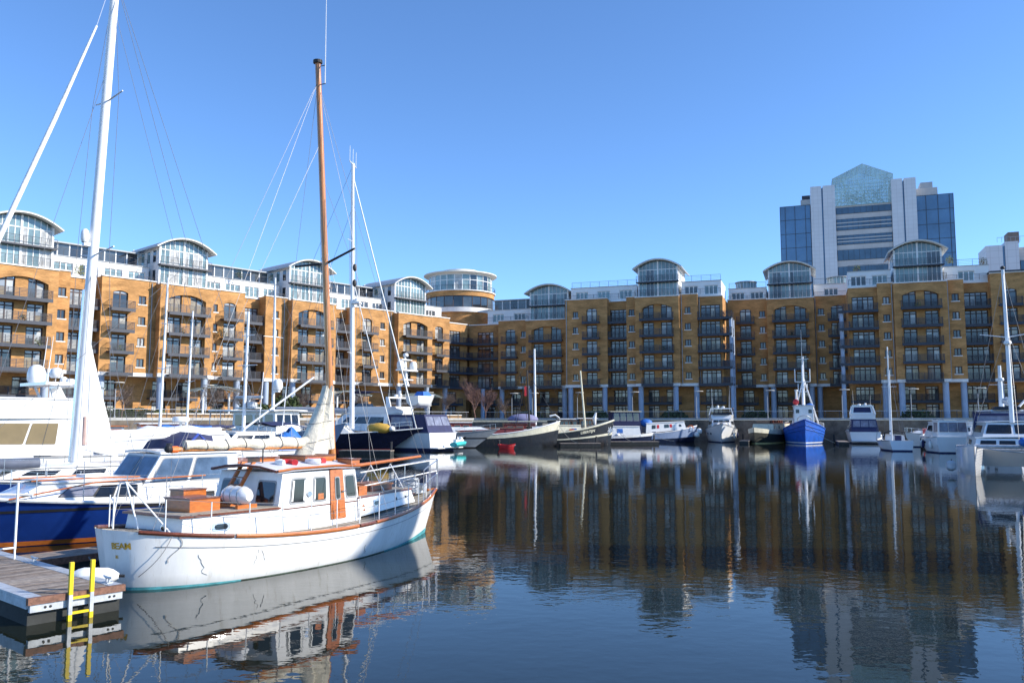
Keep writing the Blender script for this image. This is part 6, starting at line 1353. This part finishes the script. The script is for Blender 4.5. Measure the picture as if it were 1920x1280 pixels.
r, H = cruiser('white_trawler_yacht', 'white flybridge yacht with a tall radar mast behind the catamaran', (45.8, 77.5), 250, 13, 4.4, 1.7, 1.7, 2.4, h1=1.8, h2=.9, arch=False)
mo = mast(r, (-1.5, 0, 4.4), (-1.6, 0, 8.4), .22, .14, ALU, ((.55, .9, 0),)); radome(mo, (-1.1, 0, 6.9), .25, .35, 'radar_dome')
mb = MB(); mb.tube((-2.6, 1.2, 4.0), (-5.2, 3.6, 6.2), .12, n=6); mb.build('derrick', GALV, r)

# floating jetties of the far row
for k, (x, y, a, L_, lab) in enumerate(((15.5, 111.6, 5, 8, 'low floating jetty beside the cabin barge'), (44.5, 113.0, 72, 9, 'low floating jetty between the trawler and the navy canvas yacht'), (33.0, 118.0, 70, 8, 'low floating jetty between the bow-on cruiser and cream barge'), (46.5, 91.5, 76, 9, 'low floating jetty beside the small sloop'), (8.4, 103.6, 5, 5, 'low floating jetty between the two sailing barges'), (-13.8, 79.5, -8, 5, 'low floating jetty under the navy sloop bow'))):
    j = thing('jetty', lab, 'jetty', (x, y, 0), R(a), 'floating jetties of the far row'); mb = MB(); mb.box(-L_ / 2, -.6, -.2, L_ / 2, .6, .32); mb.build('float', mat('dark_float', (.03, .032, .03), .8, var=.3), j); mb = MB(); mb.box(-L_ / 2 - .03, -.64, .324, L_ / 2 + .03, .64, .42); mb.build('deck', PLANK, j); mb = MB(); mb.tube((L_ / 2 - .3, .75, -1), (L_ / 2 - .3, .75, 1.2), .11, n=8); mb.build('pile', BLK, j)
mp = thing('marker_post', 'red marker post on the jetty next to the small sloop', 'post', (46.2, 93.6, .42)); mb = MB(); mb.tube((0, 0, 0), (0, 0, .6), .22, n=10); mb.tube((0, 0, .9), (0, 0, 1.9), .26, n=10); mb.build('red_tubes', REDM, mp, True); mb = MB(); mb.tube((0, 0, .6), (0, 0, .9), .12, n=8); mb.build('core', BLK, mp)

# ------------------------------------------------------------------ quayside: rails, lamps, canopies, trees, planters
def quay_fence(label, p, d, n, u0, u1, setb):
    root = thing('quay_railing', label, 'railing', (p + d * u0 + n * setb) + V((0, 0, QZ)), math.atan2(d.y, d.x)); L_ = u1 - u0
    b_ = MB(); b_.box(-.04, -.04, 0, .04, .04, 1.12); me = b_.mesh('post', BALC)
    for k in range(int(L_ / 2) + 1): put('post', me, root, (k * 2.0, 0, 0))
    for z in (.25, .45, .65, .85): mb = MB(); mb.box(0, -.015, z, L_, .015, z + .03); mb.build('bar', BALC, root)
    mb = MB(); mb.box(-.05, -.04, 1.122, L_ + .05, .04, 1.18); mb.build('handrail', mat('pale_handrail', (.42, .44, .48), .4), root)
uc = c1.dot(tL); ur = c1.dot(tR)
quay_fence('dark quay railing in front of the sunlit left wing', c1 - tL * uc, tL, nL, 20, 104.5, 1.0)
quay_fence('dark quay railing in front of the shaded right wings', c1 - tR * ur, tR, nR, -54, 40, 1.0)
LM = None
def lamp(label, p):
    r = thing('lamp_post', label, 'street lamp', p, R(-20), 'lamp posts along the quay'); mb = MB(); mb.tube((0, 0, 0), (0, 0, 3.6), .07, .055, n=8); mb.path([(0, 0, 3.55), (.12, 0, 4.1), (.4, 0, 4.45)], .045, 6); mb.build('post', LAMPG, r); mb = MB(); mb.lathe([(.02, .14), (.75, .08), (.75, 0), (.02, .02)], 18, (.4, 0, 4.42)); mb.build('lamp_disc', mat('pale_lamp_disc', (.62, .60, .54), .5), r); mb = MB(); mb.tube((0, 0, 0), (0, 0, .3), .12, n=8); mb.build('base', LAMPG, r)
names = ['by the corner trees', 'behind the white-strake barge', 'behind the second barge mast', 'behind the cabin barge', 'behind the tug barge', 'behind the cream barge', 'right of the trawler stern', 'behind the small sloop masts', 'left of the catamaran mast']
for k, (u, nm) in enumerate(zip((-58 + 8, -46.2, -38.0, -28.4, -17.8, -6.6, 4.5, 14.2, 23.2), names)):
    p = tR * u + nR * (DQR + 3.2); lamp('quay lamp post with a flat disc head ' + nm, (p.x, p.y, QZ))
for k, (u, nm) in enumerate(((44.5, 'left of the big white mast'), (56.5, 'under the first sunlit columns'), (97.0, 'by the last glass canopy'))):
    p = tL * u + nL * (DQL + 3.5); lamp('quay lamp post ' + nm, (p.x, p.y, QZ))
def canopy(label, u, wd=8.0):
    p = tL * u + nL * (DQL + 8.0); r = thing('glass_canopy', label, 'canopy', (p.x, p.y, QZ), math.atan2(tL.y, tL.x), 'curved glass canopies on the left quay')
    for x in (-wd / 4, wd / 4): mb = MB(); mb.tube((x, 0, 0), (x, 0, 3.6), .16, n=10); mb.build('post', FRAME_W, r)
    N = 10; pts = [(-wd / 2 + wd * k / N, 3.75 + .75 * (1 - (2 * k / N - 1) ** 2)) for k in range(N + 1)]
    for k in range(N): (xa, za), (xb, zb_) = pts[k], pts[k + 1]; mb = MB(); mb.hexa([(xa + .03, -1.7, za), (xb - .03, -1.7, zb_), (xb - .03, 1.7, zb_), (xa + .03, 1.7, za)], [(xa + .03, -1.7, za + .04), (xb - .03, -1.7, zb_ + .04), (xb - .03, 1.7, zb_ + .04), (xa + .03, 1.7, za + .04)]); mb.build('pane', CANOPY, r)
    mb = MB()
    for y in (-1.2, 1.2): mb.path([(x, y, z - .06) for x, z in pts], .06, 6)
    for x in (-wd / 4, wd / 4): mb.tube((x, 0, 3.5), (x, -1.2, 4.2), .05, n=6); mb.tube((x, 0, 3.5), (x, 1.2, 4.2), .05, n=6)
    mb.build('ribs', FRAME_W, r)
for u, nm in ((40.5, 'at far left behind the motor yacht flybridge'), (60.5, 'behind the slanting spars'), (83.5, 'behind the navy sloop mast'), (99.5, 'behind the flybridge yacht tender')): canopy('curved glass canopy on white posts ' + nm, u)
def bare_tree(label, x, y, h, seed, m=None, spread=.5):
    rg = random.Random(seed); root = thing('bare_tree', label, 'tree', (x, y, QZ), 0, 'bare winter trees on the quay'); m = m or BARK
    tk, cr = MB(), MB()
    def grow(p, d, L_, r, lev):
        n = 3; pts = [p]
        for k in range(n): d = (d + V((rg.gauss(0, .13), rg.gauss(0, .13), rg.gauss(.04, .06)))).normalized(); pts.append(pts[-1] + d * L_ / n)
        (tk if lev == 0 else cr).path(pts, [r * (1 - .45 * k / n) for k in range(n + 1)], 6 if lev < 2 else 3)
        if lev >= 4: return
        for k in range(5 if lev else 7):
            f = rg.uniform(.35, 1.0); q = pts[min(n, int(f * n))]; a = rg.uniform(0, 6.28); s_ = spread * rg.uniform(.7, 1.4)
            nd = (d + V((math.cos(a) * s_, math.sin(a) * s_, rg.uniform(-.05, .3)))).normalized(); grow(q, nd, L_ * rg.uniform(.55, .78), r * .55, lev + 1)
    grow(V((0, 0, 0)), V((0, 0, 1)), h * .40, h * .011, 0)
    tk.build('trunk', m, root, True); cr.build('crown', m, root)
def lpos(u, off): p = tL * u + nL * (DQL + off); return p.x, p.y
def rpos(u, off): p = tR * u + nR * (DQR + off); return p.x, p.y
for k, (pos, h, m, lab) in enumerate(((lpos(57.5, 4), 7.0, None, 'bare tree in front of the second arched bay'), (lpos(63.0, 5), 6.5, None, 'bare tree left of the evergreen bush'), (lpos(73.5, 6), 6.5, None, 'bare tree between the pale blue columns'), (lpos(84, 6), 6, None, 'bare tree under the third canopy'), (lpos(102.5, 5), 7, None, 'bare tree behind the glass canopy by the corner'), (rpos(-58.5, 7), 11, TWIG, 'tall reddish bare tree in the building corner'), (rpos(-55.5, 4.5), 7.5, TWIG, 'low reddish bushy tree at the corner'), (rpos(-51.5, 4), 6, None, 'spreading bare tree in front of the shaded corner'), (lpos(46, 5), 6.5, None, 'bare tree behind the tall white mast'))): bare_tree(lab, pos[0], pos[1], h, 20 + k, m, .75 if m is None else .5)
def bush(label, x, y, r, h, m, seed, z=QZ, n=900, group='shrubs on the quay', cat='shrub'):
    rg = random.Random(seed); root = thing('shrub', label, cat, (x, y, z), 0, group); mb = MB()
    for k in range(n):
        t, u = rg.uniform(0, 6.28), rg.random(); rr = (rg.random() ** .45); c = V((r * rr * math.cos(t) * math.sqrt(1 - (u * .9) ** 2), r * rr * math.sin(t) * math.sqrt(1 - (u * .9) ** 2), h * u * (.75 + .25 * rr) * rg.uniform(.8, 1.05)))
        a, b = V((rg.gauss(0, 1), rg.gauss(0, 1), rg.gauss(0, 1))).normalized(), V((rg.gauss(0, 1), rg.gauss(0, 1), rg.gauss(0, 1))).normalized(); s_ = rg.uniform(.08, .2) * max(.5, r * .6); mb.add([c - a * s_, c + b * s_, c + a * s_, c - b * s_ * .6], [(0, 1, 2, 3)])
    mb.build('foliage', m, root); st = MB()
    for k in range(5): a = rg.uniform(0, 6.28); st.tube((0, 0, 0), (r * .4 * math.cos(a), r * .4 * math.sin(a), h * .6), .05, .02, n=5)
    st.build('stems', BARK, root)
bush('large evergreen shrub on the quay behind the blue tarpaulin boat', *lpos(69.5, 4), 2.6, 3.4, LEAF, 1, n=1800)
bush('evergreen hedge clump left of the large shrub', *lpos(65.5, 4), 2.0, 2.2, LEAF, 2, n=1100)
bush('bright green low shrub by the left columns', *lpos(51.5, 6), 1.2, 1.0, LEAFY, 3, n=500)
def hedge(label, p, d, n, L_, h, seed):
    rg = random.Random(seed); root = thing('hedge', label, 'hedge', (p.x, p.y, QZ), math.atan2(d.y, d.x), 'clipped hedges'); mb = MB()
    for k in range(int(L_ * 130)):
        c = V((rg.uniform(0, L_), rg.uniform(-.5, .5), h * (1 - rg.random() ** 2.2))); c.z *= .9 + .14 * math.sin(c.x * 1.7 + seed)
        a, b = V((rg.gauss(0, 1), rg.gauss(0, 1), rg.gauss(0, 1))).normalized(), V((rg.gauss(0, 1), rg.gauss(0, 1), rg.gauss(0, 1))).normalized(); s_ = rg.uniform(.08, .19); mb.add([c - a * s_, c + b * s_, c + a * s_, c - b * s_ * .6], [(0, 1, 2, 3)])
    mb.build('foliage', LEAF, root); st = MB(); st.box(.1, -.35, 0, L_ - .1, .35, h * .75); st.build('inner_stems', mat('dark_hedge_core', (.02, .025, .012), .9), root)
for k, (u, L_, nm) in enumerate(((44.0, 9.5, 'at far left'), (56.2, 10.5, 'under the second arched bay'), (74.5, 12.0, 'between the pale blue columns'), (90.0, 12.0, 'by the farthest canopy'))): hedge('clipped dark hedge in front of the sunlit wing ' + nm, tL * u + nL * (DQL + 9.6), tL, nL, L_, 1.35, 60 + k)
for k, (u, nm) in enumerate(((-37, 'behind the second barge'), (-23, 'behind the tug barge'), (-9, 'behind the cream barge'), (16, 'behind the small sloop'), (-50, 'at the shaded corner'))): bush('dark hedge at the foot of the shaded wing ' + nm, *rpos(u, 13.0), 2.6, 1.5, LEAF, 10 + k, n=700)
for k, (W_, u, w_, z, m, nm) in enumerate(((WL, 68.2, 119.2, 25.6, LEAF, 'palm-like plant on the white left roof terrace'), (WL, 44.0, 118.6, 22.95, LEAFY, 'yellowish plant on the left brick parapet'), (WL, 64.5, 117.4, 16.0, LEAF, 'leafy planting on a sunlit left wing balcony'), (WD, 8.2, 155, 28.7, LEAFY, 'plant on the roof terrace left of the right-hand pavilion'), (WD, 22.4, 153.5, 29.2, LEAFY, 'yellow plant beside the right-hand pavilion'), (WD, 27.6, 155, 28.7, LEAF, 'dark palm on the roof terrace at far right'))):
    p = W_.t * u + W_.n * w_; bush(nm, p.x, p.y, .75, 1.5, m, 40 + k, z, 260, 'terrace plants', 'plant')
for k, (W_, u, w_, row, nm) in enumerate(((WL, 36.6, 116.2, 2, 'third-row balcony of the leftmost arched bay'), (WL, 38.6, 116.2, 1, 'second-row balcony of the leftmost arched bay'), (WL, 57.6, 116.2, 2, 'third-row balcony of the second arched bay from left'), (WL, 49.6, 117.7, 1, 'second-row single balcony left of the second arched bay'), (WL, 80.0, 116.2, 1, 'second-row balcony of the arched bay behind the wooden mast'), (WL, 104., 116.2, 2, 'third-row balcony of the last sunlit arched bay'), (WB, -25.0, 151.9, 2, 'third-row balcony of the shaded arched bay behind the tug barge'), (WD, 17.0, 150.3, 4, 'top balcony of the shaded arched bay at right'), (WC_, -3.0, 162.5, 3, 'fourth-row balcony of the set-back arched bay'))):
    p = W_.t * u + W_.n * w_; bush('leafy planting on the ' + nm, p.x, p.y, .55, .95, (LEAF, LEAFY)[k % 2], 70 + k, row_z(row) + .02, 150, 'balcony planting', 'plant')
# low brick planter wall with pale coping on the left quay
for k, (u0, u1) in enumerate(((48, 62), (64.5, 78), (92, 104))):
    p = tL * u0 + nL * (DQL + 2.2); r = thing('planter_wall', 'low brick planter wall with pale coping, %s along the left quay' % ('nearest', 'middle', 'farthest')[k], 'wall', (p.x, p.y, QZ), math.atan2(tL.y, tL.x), 'planter walls'); mb = MB(); mb.box(0, 0, 0, u1 - u0, .4, .55); mb.build('brickwork', QBRICK, r); mb = MB(); mb.box(-.05, -.05, .553, u1 - u0 + .05, .45, .68); mb.build('coping', STONE_W, r)
# one passer-by
def person(label, x, y, rz, top, bottom, hgt=1.72):
    r = thing('person', label, 'person', (x, y, QZ), rz); s = hgt / 1.72
    me = bpy.data.meshes.new('body'); J = [((0, 0, .95), .13), ((0, 0, 1.2), .14), ((0, 0, 1.42), .15), ((0, 0, 1.5), .06), ((.02, 0, 1.63), .10), ((0, .2, 1.4), .065), ((.02, .25, 1.12), .05), ((.12, .22, .9), .04), ((0, -.2, 1.4), .065), ((-.04, -.25, 1.12), .05), ((.06, -.24, .9), .04), ((.02, .1, .9), .1), ((.12, .1, .5), .075), ((.16, .1, .08), .05), ((.28, .1, .04), .04), ((-.02, -.1, .9), .1), ((-.05, -.1, .5), .075), ((-.18, -.1, .08), .05), ((-.06, -.1, .04), .04)]
    ed = [(0, 1), (1, 2), (2, 3), (3, 4), (2, 5), (5, 6), (6, 7), (2, 8), (8, 9), (9, 10), (0, 11), (11, 12), (12, 13), (13, 14), (0, 15), (15, 16), (16, 17), (17, 18)]
    me.from_pydata([V(p) * s for p, _ in J], ed, []); me.materials.append(top); o = put('body', me, r); o.modifiers.new('skin', 'SKIN'); o.modifiers.new('sub', 'SUBSURF').levels = 1
    for v, (_, rad) in zip(me.skin_vertices[0].data, J): v.radius = (rad * s, rad * s)
    me.skin_vertices[0].data[0].use_root = True
    mb = MB(); mb.ball((.02 * s, 0, 1.64 * s), .105 * s, .095 * s, .125 * s, 10, 6); mb.build('head', mat('skin', (.45, .27, .19), .6), r, True); mb = MB(); mb.ball((-.01 * s, 0, 1.69 * s), .115 * s, .105 * s, .1 * s, 10, 6); mb.build('hair', BARK, r, True)
    mb = MB()
    for y, x0, x1 in ((.1, .05, .15), (-.1, -.02, -.14)): mb.path([(0, y, .95 * s), (x0, y, .52 * s), (x1, y, .1 * s)], [.125 * s, .095 * s, .075 * s], 8)
    mb.build('trousers', bottom, r, True)
x, y = lpos(58.8, 2.9); person('person in a brown coat walking along the left quay', x, y, R(140), mat('brown_coat', (.26, .13, .06), .8), mat('dark_trousers', (.03, .03, .035), .8))
x, y = rpos(-12, 3.2); person('person in dark clothes on the shaded quay behind the bow-on cruiser', x, y, R(0), mat('dark_coat', (.04, .04, .05), .8), mat('dark_trousers', (.03, .03, .035), .8))

# ------------------------------------------------------------------ unseen made-up tower right of the picture, added to shade the white hull
CASTER = thing('added_shade_tower', 'unseen narrow tower with a sloping roof, added to shade the white hull', 'tower', (40.0, 16.2, 0))
mb = MB(); mb.box(-4, -9, -2, 14, 9, QZ); mb.build('added_tower_base', QWALL, CASTER)  # added block for the unseen tower to stand on
mb = MB(); mb.hexa([(-1.6, -1.45, QZ), (1.6, -1.45, QZ), (1.6, 1.45, QZ), (-1.6, 1.45, QZ)], [(-1.6, -1.45, 22.2), (1.6, -1.45, 22.2), (1.6, 1.45, 24.0), (-1.6, 1.45, 24.0)]); mb.build('shaft', BRICK, CASTER)
mb = MB(); mb.hexa([(-1.8, -1.6, 22.15), (1.8, -1.6, 22.15), (1.8, 1.6, 24.06), (-1.8, 1.6, 24.06)], [(-1.8, -1.6, 22.4), (1.8, -1.6, 22.4), (1.8, 1.6, 24.3), (-1.8, 1.6, 24.3)]); mb.build('roof', ROOFG, CASTER)
for k in range(5): mb = MB(); mb.box(-1.66, -.4, QZ + 1.2 + 3.4 * k, -1.58, .4, QZ + 2.8 + 3.4 * k); mb.build('window', G_DARK, CASTER)
